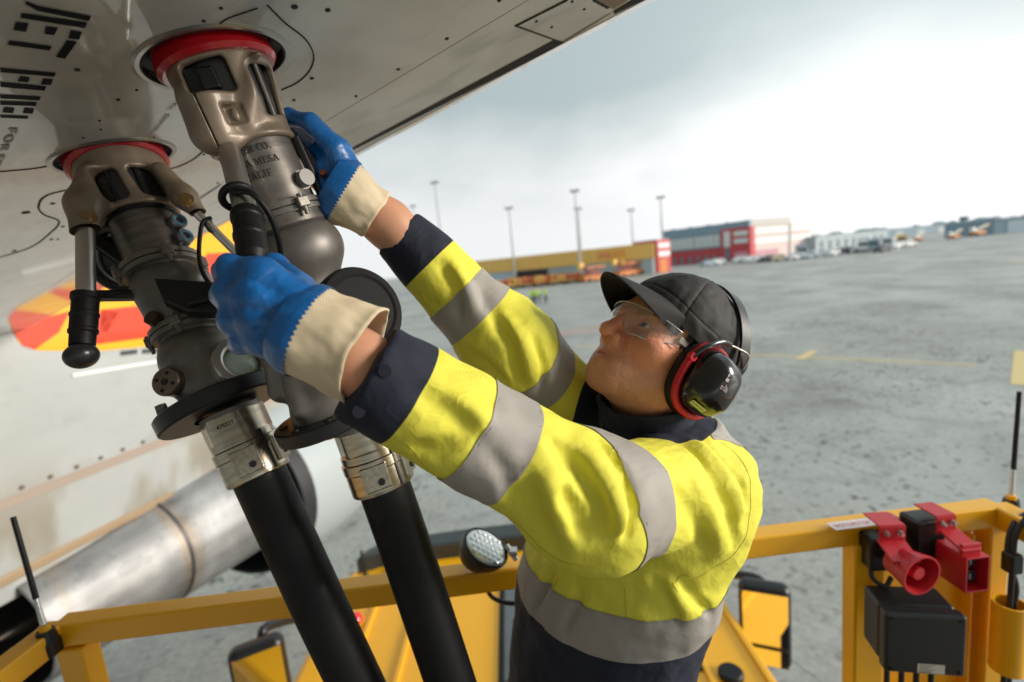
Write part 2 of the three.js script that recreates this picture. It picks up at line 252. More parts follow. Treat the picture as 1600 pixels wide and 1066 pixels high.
    mesh('shaft', new THREE.CylinderGeometry(1.6, 2.2, 7, 12).translate(0, 3.5, 0), C.steel, t); mesh('cabin', new THREE.CylinderGeometry(3.6, 2.4, 2.6, 8).translate(0, 8.3, 0), C.slate, t); mesh('roof', new THREE.CylinderGeometry(0.4, 3.6, 0.8, 8).translate(0, 10, 0), C.grey, t);
  }
  { // a far wood on the skyline: one mass of leaf clumps
    const r = rng(77), parts = [], mm = new THREE.Matrix4();
    for (let i = 0; i < 420; i++) { const t = r(), x = lerp(150, 760, t), z = -430 - r() * 60 + t * 120, s = 2.2 + r() * 2.6; const g = new THREE.IcosahedronGeometry(1, 1); const p = g.attributes.position; for (let k = 0; k < p.count; k++) { const q = 0.75 + 0.5 * hash3(p.getX(k) * 9 + i, p.getY(k) * 9, p.getZ(k) * 9); p.setXYZ(k, p.getX(k) * q, p.getY(k) * q, p.getZ(k) * q); } parts.push(g.applyMatrix4(mm.makeScale(s * 1.5, s, s).setPosition(x, s * 0.7, z))); }
    const o = mesh('far_wood', parts, mat([0.2, 0.26, 0.28], 0.9)); tag(o, 'bluish line of far trees on the skyline', 'trees', null, 'stuff');
  }
  // light masts
  const mastM = mat([0.42, 0.44, 0.45], 0.5);
  const masts = [[679, 285, 118, 'nearest of the masts, tall grey light mast rising beside the raised sleeve'], [645, 322, 150, 'light mast farthest left, half hidden by the raised forearm'], [795, 325, 118, 'slim light mast standing before the left part of the yellow hangar'], [898, 298, 108, 'tall light mast with the highest top, before the middle of the yellow hangar'], [903, 326, 125, 'shorter light mast right behind the tall one at mid hangar'], [986, 328, 130, 'faint light mast near the pink lettering on the hangar'], [1032, 308, 112, 'light mast at the left end of the red office building']];
  masts.forEach(([px, py, d, label], i) => {
    const top = P(px, py, d), g = thing('light_mast', label, 'light mast', V(top.x, 0, top.z), 'light masts along the far apron'), H = top.y;
    mesh('pole', new THREE.CylinderGeometry(0.13, 0.3, H, 10).translate(0, H / 2, 0), mastM, g);
    mesh('head_frame', [new THREE.CylinderGeometry(0.5, 0.5, 0.12, 12).translate(0, H, 0), box(1.9, 0.12, 0.12, 0).translate(0, H - 0.15, 0), box(0.12, 0.12, 1.9, 0).translate(0, H - 0.15, 0)], mastM, g);
    for (let k = 0; k < 4; k++) mesh('floodlight', box(0.55, 0.45, 0.35, 0.04).rotateX(0.5).translate(0, H - 0.05, 0.85).rotateY(k * Math.PI / 2 + 0.4), C.frame, g);
    mesh('control_cabinet', box(0.7, 1.3, 0.5, 0.03).translate(0, 2.9, 0.35), i % 2 ? C.frame : C.grey, g);
  });
  // ---- ground equipment and vehicles, small in the picture but each with its own shape
  const wheels = (g, L, W, r2) => { for (const x of [-L * 0.32, L * 0.32]) for (const z of [-W / 2, W / 2]) mesh('wheel', new THREE.CylinderGeometry(r2, r2, 0.22, 14).rotateX(Math.PI / 2).translate(x, r2, z), C.tyre, g); };
  const at = (g, px, py, turn) => { const p = atY(px, py, 0); g.position.set(p.x, 0, p.z); g.rotation.y = turn; return g; };
  const car = (label, px, py, turn, body, group = 'cars parked before the red building') => { const g = at(thing('parked_car', label, 'car', V(), group), px, py, turn);
    const s = new THREE.Shape(); s.moveTo(-2.1, 0.35); s.lineTo(-2.1, 0.85); s.quadraticCurveTo(-1.7, 1.0, -1.1, 1.02); s.lineTo(-0.5, 1.45); s.lineTo(0.9, 1.48); s.lineTo(1.65, 1.02); s.quadraticCurveTo(2.1, 0.98, 2.15, 0.8); s.lineTo(2.15, 0.35); s.closePath();
    mesh('body', new THREE.ExtrudeGeometry(s, { depth: 1.5, bevelEnabled: true, bevelSize: 0.08, bevelThickness: 0.1, bevelSegments: 2 }).translate(0, 0, -0.75), body, g);
    for (const z of [-0.86, 0.86]) mesh('side_window', box(1.9, 0.34, 0.02, 0).translate(0.2, 1.2, z), C.glass, g);
    mesh('windscreen', box(0.03, 0.55, 1.3, 0).rotateZ(-0.95).translate(-0.86, 1.24, 0), C.glass, g); wheels(g, 4.2, 1.6, 0.33); return g; };
  const silver = mat([0.6, 0.62, 0.64], 0.3, { metalness: 0.4 }), whiteP = mat([0.8, 0.8, 0.79], 0.3), darkP = mat([0.06, 0.07, 0.09], 0.3), tan = mat([0.6, 0.5, 0.36], 0.4), bluegrey = mat([0.3, 0.4, 0.46], 0.4);
  car('grey car parked leftmost before the red building', 1107, 416, 0.5, bluegrey); car('white car parked left of centre before the red facade', 1122, 414, 0.5, whiteP); car('white car in front of the red block, left one of two', 1155, 411, 0.7, whiteP); car('white car in front of the red block, right one of two', 1170, 410, 0.7, whiteP); car('white car standing at the corner of the red building', 1186, 410, 0.4, whiteP); car('dark car standing just right of the red corner', 1203, 409, 0.4, darkP); car('tan car before the pale side wing', 1215, 408, 0.3, tan); car('silver car before the end of the pale side wing', 1243, 406, 0.3, silver); car('grey car parked at the start of the freight row', 1262, 404, 0.3, bluegrey);
  car('silver car parked along the freight row', 1300, 400, 0.5, silver); car('dark car in the gap past the white box truck', 1378, 394, 0.5, darkP);
  const lorry = (label, px, py, turn, boxM, cabM, L = 6, H = 2.6, cat = 'truck', group) => { const g = at(thing('box_truck', label, cat, V(), group), px, py, turn);
    mesh('cargo_box', box(L, H, 2.3, 0.05).translate(0.6, H / 2 + 0.75, 0), boxM, g); mesh('cab', box(1.7, 1.9, 2.1, 0.15).translate(-L / 2 - 0.4, 1.6, 0), cabM, g); mesh('windscreen', box(0.04, 0.8, 1.8, 0).translate(-L / 2 - 1.27, 1.95, 0), C.glass, g); mesh('chassis', box(L + 1.4, 0.25, 1.2, 0).translate(0, 0.62, 0), C.frame, g); wheels(g, L + 1, 2, 0.45); return g; };
  lorry('yellow box truck at the foot of the mast by the red building', 1058, 413, 0.55, C.yel, C.yel, 4.6, 2.3); lorry('white box truck before the freight row', 1350, 394, 0.9, whiteP, whiteP, 5, 2.8); lorry('grey box truck beside the white one', 1366, 393, 0.9, bluegrey, bluegrey, 3.5, 2.2); lorry('yellow box truck far off on the skyline row', 1407, 385, 1.0, C.yel, C.yel, 4, 2.2); lorry('grey lorry end on near the pale wing', 1252, 403, 1.1, bluegrey, silver, 4.5, 2.4);
  car('white van shaped car at the left end of the freight row', 1278, 400, 0.4, whiteP); car('tan car before the third dock door', 1312, 397, 0.3, tan); car('dark car before the middle of the freight row', 1326, 396, 0.5, darkP); car('white car just left of the white box truck', 1338, 395, 0.2, whiteP); car('silver car past the grey box truck', 1400, 388, 0.3, silver); car('white car farthest along the freight row', 1418, 386, 0.4, whiteP);
  lorry('grey lorry far along the freight row', 1390, 388, 0.8, silver, silver, 5, 2.1);
  // belt loaders
  const loader = (label, px, py, turn, s = 1) => { const g = at(thing('belt_loader', label, 'belt loader', V(), 'belt loaders standing far out on the apron'), px, py, turn); g.scale.setScalar(s);
    mesh('chassis', box(4.4, 0.7, 1.7, 0.08).translate(0, 0.85, 0), C.orange, g); mesh('conveyor', [box(7, 0.22, 0.9, 0.03).rotateZ(0.24).translate(0.6, 1.95, 0.2)], C.yel, g); mesh('belt', [box(6.9, 0.03, 0.75, 0).rotateZ(0.24).translate(0.57, 2.08, 0.2)], C.white, g); mesh('cab', box(1.1, 1.2, 0.8, 0.08).translate(-1.3, 1.7, -0.55), C.white, g); wheels(g, 4.4, 1.6, 0.4); return g; };
  loader('belt loader leftmost of the three, pale belt', 1434, 378, 0.7); loader('belt loader second from the left with an orange chassis', 1491, 374, 0.5, 1.0); loader('belt loader rightmost, raised towards the blue shed', 1528, 369, 0.4, 1.25);
  // low dollies and a few taller loaders parked before the hangar
  const dolly = (label, px, py, turn, kind) => { const g = at(thing('baggage_dolly', label, 'baggage dolly', V(), 'orange dollies parked before the hangar'), px, py, turn);
    g.scale.setScalar(1.35); mesh('deck', box(2.9, 0.16, 1.6, 0.02).translate(0, 0.55, 0), kind ? C.yel : C.orange, g); mesh('drawbar', box(1.2, 0.08, 0.1, 0).translate(-1.95, 0.45, 0), C.rust, g);
    mesh('rail_frame', [box(0.08, 0.75, 1.5, 0).translate(-1.4, 0.95, 0), box(0.08, 0.75, 1.5, 0).translate(1.4, 0.95, 0), box(2.8, 0.07, 0.07, 0).translate(0, 1.3, -0.72)], kind === 2 ? C.rust : C.yel, g); wheels(g, 2.9, 1.3, 0.22); if (kind === 1) mesh('load', box(2.2, 0.7, 1.3, 0.06).translate(0, 1.0, 0), C.rust, g); return g; };
  const where = ['at the left end of the row, by the sleeve', 'second from the left end', 'third from the left end', 'fourth from the left end', 'below the blue door', 'at the left side of the dark opening', 'in the middle of the dark opening', 'at the right side of the dark opening', 'left of the mid hangar mast', 'just before the mid hangar mast', 'right of the mid hangar mast', 'at the foot of the orange loader'];
  for (let i = 0; i < 12; i++) { const t = i / 11; dolly('orange baggage dolly ' + where[i], lerp(782, 906, t), lerp(453, 441.5, t) - (i % 2) * 1.5, 0.15 + 0.3 * hash3(i, 3, 1), i % 3); }
  for (let i = 0; i < 6; i++) { const t = i / 5; dolly('yellow baggage dolly in the rear row, number ' + ['one', 'two', 'three', 'four', 'five', 'six'][i] + ' counted from the left', lerp(800, 905, t), lerp(446, 436.5, t), 1.2 + hash3(i, 8, 1), (i + 1) % 3); }
  const cargo = (label, px, py, turn) => { const g = at(thing('cargo_loader', label, 'cargo loader', V(), 'orange loaders before the hangar'), px, py, turn);
    mesh('chassis', box(5.6, 0.8, 2.4, 0.05).translate(0, 0.8, 0), C.orange, g); mesh('scissor_lift', [box(4.4, 0.2, 0.15, 0).rotateZ(0.4).translate(0.3, 1.9, -0.9), box(4.4, 0.2, 0.15, 0).rotateZ(-0.4).translate(0.3, 1.9, -0.9), box(4.4, 0.2, 0.15, 0).rotateZ(0.4).translate(0.3, 1.9, 0.9), box(4.4, 0.2, 0.15, 0).rotateZ(-0.4).translate(0.3, 1.9, 0.9)], C.rust, g); mesh('platform', box(4.8, 0.3, 2.4, 0.03).translate(0.3, 2.9, 0), C.orange, g); mesh('cab', box(1.1, 1.4, 0.9, 0.08).translate(-2.2, 3.2, -0.7), C.yel, g); wheels(g, 5, 2.2, 0.45); return g; };
  cargo('orange scissor loader right of the dolly row', 926, 440, 0.5); cargo('orange scissor loader beside the cap peak', 975, 433, 0.7); cargo('low orange loader at the far right of the hangar', 990, 430, 0.2);
  // crew out on the apron
  const vest = mat([0.55, 0.78, 0.16], 0.7), navy = mat([0.05, 0.07, 0.08], 0.8), skin = mat([0.5, 0.28, 0.2], 0.6);
  const crew = (label, px, py, turn) => { const g = at(thing('person', label, 'person', V(), 'ground crew far out on the apron'), px, py, turn), up = (a, b, r1, r2) => capsule(a, b, r1, r2);
    const body = [up(V(0.1, 0.06, 0), V(0.1, 0.48, 0), 0.055, 0.075), up(V(0.1, 0.48, 0), V(0.08, 0.9, 0), 0.075, 0.1), up(V(-0.1, 0.06, 0.06), V(-0.1, 0.48, 0.03), 0.055, 0.075), up(V(-0.1, 0.48, 0.03), V(-0.08, 0.9, 0), 0.075, 0.1), up(V(0, 0.95, 0), V(0, 1.4, 0), 0.15, 0.17), up(V(0, 1.45, 0), V(0, 1.56, 0), 0.06), up(V(0, 1.64, 0.01), V(0, 1.71, 0), 0.095, 0.1), up(V(0.2, 1.4, 0), V(0.27, 1.12, 0.02), 0.065, 0.05), up(V(0.27, 1.12, 0.02), V(0.24, 0.88, 0.12), 0.05, 0.04), up(V(-0.2, 1.4, 0), V(-0.27, 1.12, 0.02), 0.065, 0.05), up(V(-0.27, 1.12, 0.02), V(-0.24, 0.88, 0.12), 0.05, 0.04)];
    const geo = field((x, y, z) => { let d = 9; for (const b of body) d = smin(d, b(x, y, z), 0.06); return d; }, V(-0.45, -0.02, -0.3), V(0.45, 1.9, 0.35), 0.03);
    mesh('trousers', cut(geo, (x, y) => 0.92 - y), navy, g); mesh('head', cut(geo, (x, y) => y - 1.52), skin, g); mesh('jacket', cut(cut(geo, (x, y) => y - 0.92), (x, y) => 1.52 - y), vest, g); return g; };
  crew('ground worker in a lime jacket and dark trousers, leftmost of the group', 832, 475, 0.4); crew('ground worker in a lime jacket, second from the left', 838, 474.5, -0.6); crew('ground worker in a lime jacket, second from the right', 844, 473.5, 1.2); crew('ground worker in a lime jacket, rightmost of the group', 853, 473, 2.0);
}
// ---------------------------------------------------------------- the aircraft: wing underside, engine
const F = V(0.27, 0, -0.963).normalize(), OUT = V(0.963, 0, 0.27).normalize();   // nose-ward and outboard
const ringR = P(338, 95, 0.62);
const LEn = V(0.69, 0, -0.72), LEu = V(0.72, 0, 0.69);
const wingN = V(0, 1, 0).multiplyScalar(Math.cos(10 * Math.PI / 180)).addScaledVector(LEn, -Math.sin(10 * Math.PI / 180)).multiplyScalar(Math.cos(5.5 * Math.PI / 180)).addScaledVector(LEu, -Math.sin(5.5 * Math.PI / 180)).normalize();
const wingPt = (px, py, drop = 0) => onPlane(px, py, ringR.clone().addScaledVector(wingN, -drop), wingN);
const ringL = wingPt(180, 245);
const wU = wingPt(1031, 0).sub(wingPt(560, 245)).normalize(), wV = wingN.clone().cross(wU);   // along the leading edge; towards it
const wM = basis(ringR, wU, wV, wingN), wInv = wM.clone().invert();
const wUV = (p) => { const q = p.clone().applyMatrix4(wInv); return [q.x, q.y]; };
const wAt = (u, v, h = 0) => V(u, v, h).applyMatrix4(wM);
const px2 = (px, py) => wUV(wingPt(px, py));
{
  const LE = px2(1031, 0)[1], vG = px2(880, 67)[1];
  const dirt = texture(1024, 1024, (u, v) => { const a = fbm(u * 6, v * 6, 3, 5), b = fbm(u * 26, v * 7, 8, 4), s = sstep(0.56, 0.8, fbm(u * 14, v * 50, 15, 4)); const q = sstep(0.5, 0.72, fbm(u * 9, v * 9, 31, 5)); const g = 0.79 + (a - 0.5) * 0.2 + (b - 0.5) * 0.1 - s * 0.1 - q * 0.07; return [g, g * 0.99 - q * 0.012, g * 0.968 - s * 0.02 - q * 0.035]; });
  dirt.wrapS = dirt.wrapT = THREE.MirroredRepeatWrapping; dirt.repeat.set(0.45, 0.45);
  const rgh = texture(512, 512, (u, v) => 0.1 + 0.3 * fbm(u * 12, v * 12, 6, 5), false); rgh.wrapS = rgh.wrapT = THREE.MirroredRepeatWrapping; rgh.repeat.set(0.7, 0.7);
  const white = mat('#ffffff', 0.5, { map: dirt, clearcoat: 0.85, clearcoatRoughness: 0.25, clearcoatRoughnessMap: rgh });
  const gap = mat([0.015, 0.013, 0.012], 0.8), paint = mat([0.006, 0.007, 0.01], 0.65, { specularIntensity: 0.25 }), steel = mat([0.35, 0.34, 0.32], 0.35, { metalness: 0.9 }), brown = mat([0.25, 0.19, 0.14], 0.6), slatM = mat([0.82, 0.82, 0.81], 0.28, { clearcoat: 1, clearcoatRoughness: 0.1 });
  const wing = thing('aircraft_wing', 'white underside of an aircraft wing overhead with panel seams, fasteners and stencilled letters', 'wing', ringR.clone());
  const add = (n, g, m, par = wing) => { const o = mesh(n, g, m, par); if (par === wing) { shift(o.geometry, ringR); } return o; };
  // lower skin as a thick slab: two wells are cut for the fuelling ports; the back rises along the aerofoil
  const hole = (x, y, r) => { const h = new THREE.Path(); h.absarc(x, y, r, 0, Math.PI * 2, true); return h; };
  const [lu, lv] = wUV(ringL), RW = 0.0905;
  const skinOf = (pts, holes = []) => { const s = new THREE.Shape(pts.map((p) => new THREE.Vector2(p[0], p[1]))); s.holes = holes; const g = new THREE.ExtrudeGeometry(s, { depth: 0.02, bevelEnabled: false, curveSegments: 48 }); return g.applyMatrix4(wM); };
  // panel outlines in wing coordinates from what the photograph shows; seams are real gaps of 2-3 mm over a dark inner skin
  const seamA = px2(505, 192), seamB = px2(812, 8), g = 0.0012;
  const sdir = [seamB[0] - seamA[0], seamB[1] - seamA[1]], sv = (u) => seamA[1] + sdir[1] / sdir[0] * (u - seamA[0]);
  const u0 = -9, u1 = 3.2, back = -5.2, door = px2(805, 40), doorIn = px2(878, 66);
  const uS = clamp((LE - seamA[1]) / (sdir[1] / sdir[0]) + seamA[0], -9, 3.2);
  add('lower_skin_panel', skinOf([[u0, back], [u1, back], [u1, sv(u1) - g < LE ? sv(u1) - g : vG - 0.004], [door[0] + 0.6, Math.min(sv(door[0] + 0.6) - g, vG - 0.004)], [u0, Math.max(sv(u0), -0.9) - g]].filter((p) => p), [hole(0, 0, RW), hole(lu, lv, RW)]), white);
  add('leading_edge_panel', skinOf([[u0, Math.max(sv(u0), -0.9) + g], [door[0] + 0.6, Math.min(sv(door[0] + 0.6) + g, vG - 0.002)], [u1, Math.min(sv(u1) + g, vG - 0.002)], [u1, vG - 0.001], [doorIn[0] + 0.5, vG - 0.001], [u0, vG - 0.001]]), white);
  add('inner_skin', skinOf([[u0, back], [u1, back], [u1, vG + 0.004], [u0, vG + 0.004]], [hole(0, 0, RW * 0.9), hole(lu, lv, RW * 0.9)]).translate(wingN.x * 0.022, wingN.y * 0.022, wingN.z * 0.022), gap);
  // the slat beyond the dark gap, a rounded nose running along the edge

  { const w = (LE - vG) * 1.5, s = new THREE.Shape(); s.moveTo(0, 0); s.lineTo(w * 0.6, w * 0.075); s.quadraticCurveTo(w, w * 0.15, w * 1.05, 0.03); s.quadraticCurveTo(w * 1.15, 0.1, w * 0.8, 0.16); s.lineTo(0, 0.19); s.closePath();
    const ex = new THREE.ExtrudeGeometry(s, { depth: u1 - u0, bevelEnabled: false, curveSegments: 16 }); ex.applyMatrix4(new THREE.Matrix4().makeBasis(V(0, 1, 0), V(0, 0, 1), V(1, 0, 0)).setPosition(u0, vG, -0.0016)).applyMatrix4(wM); add('slat', ex, slatM); }
  { const s = new THREE.Shape(); s.moveTo(back, 0.02); s.lineTo(LE, 0.06); s.quadraticCurveTo(LE - 0.05, 0.22, -0.8, 0.3); s.quadraticCurveTo(-2, 0.3, back, 0.05); s.closePath();
    const ex = new THREE.ExtrudeGeometry(s, { depth: u1 - u0, bevelEnabled: false, curveSegments: 10 }); ex.applyMatrix4(new THREE.Matrix4().makeBasis(V(0, 1, 0), V(0, 0, 1), V(1, 0, 0)).setPosition(u0, 0, 0.03)).applyMatrix4(wM); add('upper_skin', ex, slatM); }
  const flat = (n, pts, m, drop = 0.0012) => add(n, poly(pts.map(([x, y]) => { const [u, v] = px2(x, y); return wAt(u, v, -drop); }).reverse(), wingN.clone().negate()), m);
  const seam = (pts, w = 0.0016, m = gap, name = 'panel_seam') => { const c = pts.map(([x, y]) => { const [u, v] = px2(x, y); return wAt(u, v, -0.0004); }); const parts = []; const cv = c.length > 2 ? new THREE.CatmullRomCurve3(c, false, 'centripetal').getPoints(c.length * 8) : c; for (let i = 0; i + 1 < cv.length; i++) { const d = cv[i + 1].clone().sub(cv[i]), l = d.length(); if (l < 1e-5) continue; d.normalize(); const y = wingN.clone().cross(d); parts.push(box(l + w * 0.5, w, 0.0016, 0).applyMatrix4(basis(cv[i].clone().lerp(cv[i + 1], 0.5), d, y, wingN))); } return add(name, parts, m); };
  // access door edge near the slat, and its darker neighbour at the top of the frame
  seam([[885, 0], [806, 40]], 0.006); seam([[806, 40], [880, 67]], 0.0022); seam([[950, 12], [928, 0]], 0.004);
  flat('door_leaf', [[958, 14], [1000, -12], [940, -14], [930, -2]], brown, 0.0008);
  flat('slat_gap', [[540, 240], [552, 230], [866, 62], [884, 66]], gap, 0.0009);
  flat('slat_gap', [[958, 17], [1004, -10], [1012, -4], [960, 21]], gap, 0.0014);
  flat('stained_strip', [[880, 64], [950, 22], [957, 19], [888, 62], [884, 66]], brown, 0.0009);
  // seams
  seam([[418, 8], [445, 35], [478, 62], [490, 88], [482, 112], [462, 130], [440, 140]]);
  seam([[330, 222], [300, 250], [272, 262], [254, 264]]); seam([[345, 288], [310, 312]]);
  seam([[460, 218], [500, 192]]); seam([[128, 292], [76, 304], [60, 322], [68, 335], [92, 346], [76, 366], [44, 388], [0, 402]], 0.003); seam([[334, 45], [352, 30], [402, 12]], 0.001);
  seam([[0, 268], [60, 262], [110, 250]], 0.0012);
  // fasteners
  const fast = (px, py, r) => { const [u, v] = px2(px, py); add('fastener', new THREE.CylinderGeometry(r, r * 0.9, 0.0018, 14).applyMatrix4(basis(wAt(u, v, -0.0006), wU, wingN, wV.clone().negate())), gap); };
  for (const [x, y, r] of [[460, 10, 0.0048], [512, 15, 0.0042], [780, 0, 0.004], [698, 60, 0.0042], [622, 108, 0.004], [556, 150, 0.0036], [500, 186, 0.003], [487, 122, 0.0042], [459, 156, 0.0034], [345, 12, 0.0025], [318, 32, 0.0025], [240, 214, 0.002], [318, 241, 0.003], [336, 241, 0.003], [340, 286, 0.003], [155, 188, 0.0018], [157, 202, 0.0018], [184, 155, 0.003], [120, 108, 0.0035], [130, 215, 0.0018], [82, 318, 0.005], [112, 313, 0.005], [112, 338, 0.005], [98, 354, 0.005], [80, 374, 0.005], [90, 374, 0.004], [40, 332, 0.009], [894, 2, 0.003], [838, 33, 0.003], [862, 42, 0.003], [913, 14, 0.003], [308, 302, 0.003], [22, 392, 0.006], [213, 140, 0.002]]) fast(x, y, r * 0.8);
  // stencilled blocks and lettering, flat print
  const blocks = [[[40, 0], [60, 8], [142, 24], [138, 32], [58, 16], [38, 5]], [[33, 19], [136, 34], [132, 43], [31, 27]], [[24, 33], [44, 35], [40, 49], [20, 46]], [[71, 40], [90, 42], [84, 54], [69, 52]], [[110, 46], [128, 49], [123, 61], [106, 59]], [[14, 62], [80, 71], [77, 78], [11, 69]], [[104, 62], [120, 64], [101, 91], [87, 88]], [[0, 105], [87, 113], [84, 119], [0, 112]], [[31, 118], [46, 120], [43, 128], [27, 126]], [[67, 122], [82, 123], [79, 132], [63, 131]], [[0, 127], [72, 134], [69, 141], [0, 135]], [[0, 147], [63, 150], [61, 156], [0, 153]], [[0, 157], [57, 159], [55, 165], [0, 163]], [[6, 167], [22, 168], [20, 176], [3, 175]], [[38, 168], [53, 169], [50, 177], [35, 176]], [[0, 179], [44, 181], [42, 185], [0, 183]]];
  for (const b of blocks) flat('stencil_bar', b, paint, 0.0007);
  const words = (text, a, b, hgt, col = '#a3a49b') => { const A = px2(...a), B = px2(...b), L = len(B[0] - A[0], B[1] - A[1]); const W = 512, H = 64; const t = print(W, H, (c) => { c.fillStyle = '#fff'; c.font = 'bold 50px sans-serif'; const w = c.measureText(text).width; c.setTransform(W / w, 0, 0, 1, 0, 0); c.fillText(text, 0, 50); });
    const ang = Math.atan2(B[1] - A[1], B[0] - A[0]), d = V(Math.cos(ang), Math.sin(ang), 0), dn = V(-Math.sin(ang), Math.cos(ang), 0); const toW = (q) => q.clone().transformDirection(wM);
    const gm = new THREE.PlaneGeometry(L, hgt).applyMatrix4(basis(wAt((A[0] + B[0]) / 2, (A[1] + B[1]) / 2, -0.0011), toW(d), toW(dn).negate(), wingN.clone().negate())); add('lettering', gm, mat(col, 0.6, { alphaMap: t, transparent: true })); };
  words('FOR SPECIAL FUEL', [22, 198], [-40, 330], 0.016); words('DEFUEL PRESS', [262, 178], [218, 232], 0.011, '#a9aaa2'); words('FUEL', [290, 148], [262, 172], 0.009, '#a9aaa2');
  // fuelling ports: a flared well with a bright rim and a red seal
  const well = mat([0.05, 0.045, 0.045], 0.35, { metalness: 0.4 }), redS = mat([0.38, 0.012, 0.016], 0.32, { clearcoat: 0.4 });
  for (const c of [ringR, ringL]) {
    const m = basis(c, wU, wingN, wV.clone().negate());
    const port = add('fuelling_port', lathe([[0.089, 0.001], [0.0835, 0.012], [0.06, 0.03], [0.0001, 0.034]], m, 56), well);
    const sub = (n, g, mm) => { const o = mesh(n, shift(g, ringR), mm, port); return o; };
    sub('rim', lathe([[0.0835, 0.002], [0.0835, -0.0025], [0.0885, -0.003], [0.0915, -0.0005], [0.0915, 0.003]], m, 64), steel);
    sub('seal_groove', lathe([[0.0838, -0.0024], [0.081, -0.0026], [0.081, 0.003]], m, 64), gap);
  }
}
// ---- engine hung under the wing inboard: pylon, core nozzle, fan cowl
{
  const E0 = P(10, 992, 3.4), R = V(0, 1, 0), m = new THREE.Matrix4().makeBasis(OUT, F, R.clone()).setPosition(E0);   // y runs forward along the engine
  const streak = texture(1024, 512, (u, v) => { const a = fbm(u * 6, v * 5, 2, 5), l = fbm(u * 40, v * 2, 7, 3), h = fbm(u * 3, v * 9, 4, 4); const sp = sstep(0.6, 0.75, fbm(u * 60, v * 30, 9, 3)); const g = 0.6 + (a - 0.5) * 0.34 + (l - 0.5) * 0.18 - sp * 0.035; const heat = sstep(0.48, 0.75, h) * 0.16; return [g + heat * 0.02, g - heat * 0.25, g - heat * 0.55]; });
  streak.wrapS = streak.wrapT = THREE.MirroredRepeatWrapping;
  const bare = mat('#ffffff', 0.52, { metalness: 0.7, map: streak }), black = mat([0.02, 0.02, 0.022], 0.5), cowlM = mat([0.42, 0.46, 0.47], 0.4, { clearcoat: 0.6, clearcoatRoughness: 0.15 }), soot = mat([0.03, 0.028, 0.027], 0.7, { metalness: 0.3 });
  const engine = thing('jet_engine', 'jet engine with bare metal exhaust and white pylon painted yellow and red', 'engine', E0.clone());
  const add = (n, g, mm, par = engine) => { const o = mesh(n, par === engine ? shift(g, E0) : g, mm, par); return o; };
  add('exhaust_nozzle', smoothLathe([[0.415, 0.02], [0.432, 0.0], [0.44, 0.02], [0.455, 0.3], [0.495, 0.7], [0.525, 0.98]], m, 72), bare);
  add('nozzle_band', smoothLathe([[0.525, 0.98], [0.536, 0.985], [0.537, 1.005], [0.528, 1.01]], m, 72), mat([0.1, 0.1, 0.1], 0.4, { metalness: 0.7 }));
  add('core_cowl', smoothLathe([[0.528, 1.01], [0.57, 1.5], [0.61, 2.0], [0.63, 2.7]], m, 72), bare);
  add('exhaust_duct', smoothLathe([[0.415, 0.02], [0.395, 0.3], [0.38, 1.0], [0.01, 1.02]], m, 48), soot);
  add('exhaust_plug', smoothLathe([[0.005, -0.1], [0.06, 0.1], [0.15, 0.5], [0.2, 1.0]], m, 32), mat([0.12, 0.1, 0.09], 0.4, { metalness: 0.8 }));
  add('fan_nozzle', smoothLathe([[0.72, 3.0], [0.82, 2.4], [0.85, 2.0], [0.875, 1.98], [0.885, 2.0], [0.9, 2.16]], m, 96), black);
  add('fan_cowl', smoothLathe([[0.9, 2.16], [0.96, 2.6], [0.98, 3.1], [0.96, 3.5], [0.9, 3.75], [0.84, 3.8], [0.78, 3.7]], m, 96), cowlM);
  add('bypass_wall', smoothLathe([[0.62, 2.6], [0.8, 2.7]], m, 48), black);
  // two cowl latches on the seam
  for (let k = 0; k < 2; k++) { const a = 0.72 + k * 0.12; add('cowl_latch', box(0.035, 0.2, 0.02, 0.006).applyMatrix4(new THREE.Matrix4().makeBasis(V(-Math.sin(a), 0, Math.cos(a)), V(0, 1, 0), V(Math.cos(a), 0, Math.sin(a)).negate()).setPosition(Math.cos(a) * 0.525, 1.3, Math.sin(a) * 0.525)).applyMatrix4(m), bare); }
  // pylon: its outboard wall, coordinates (forward, height); the lower edge follows the photograph
  const wallO = onPlane(0, 785, E0.clone().addScaledVector(OUT, 0.36), OUT);
  const wl = (px, py, off = 0) => onPlane(px, py, E0.clone().addScaledVector(OUT, 0.36 + off), OUT);
  const lo = wallO.y, f0 = -1.6, f1 = 4.1;
  const base = (f, y, o) => E0.clone().addScaledVector(F, f).addScaledVector(OUT, o).setY(y);
  const foot = E0.y + 0.3 - lo, rows = [[0.2, foot], [0.3, foot * 0.45], [0.36, 0], [0.40, 0.25], [0.43, 0.6], [0.43, 0.95], [0.40, 1.25], [0.37, 1.6], [0.33, 2.0], [0.26, 2.3], [0.12, 2.45], [0.0, 2.48]], pos = [], uv = [], ix = [], NX = 40;
  const white = texture(1024, 512, (u, v) => { const a = fbm(u * 7, v * 5, 12, 5), b = sstep(0.58, 0.8, fbm(u * 22, v * 14, 5, 4)), c = sstep(0.2, 0.0, v - 0.17) * sstep(0.4, 0.65, fbm(u * 16, v * 3, 3, 4)); const w = sstep(0.62, 0.7, fbm(u * 40, v * 34, 21, 3)); const g = 0.70 + (a - 0.5) * 0.1 - b * 0.025 - w * 0.012; return [g * 0.985 - c * 0.1, g - c * 0.13, g * 0.99 - c * 0.17]; });
  white.wrapS = white.wrapT = THREE.MirroredRepeatWrapping;
  for (let j = 0; j < rows.length; j++) for (let i = 0; i <= NX; i++) { const f = lerp(f0, f1, i / NX), taper = 1 - 0.55 * sstep(2.9, 4.1, f); const p = base(f, lo + rows[j][1], rows[j][0] * taper); pos.push(p.x, p.y, p.z); uv.push(i / NX, (rows[j][1] - foot) / 2.6); }
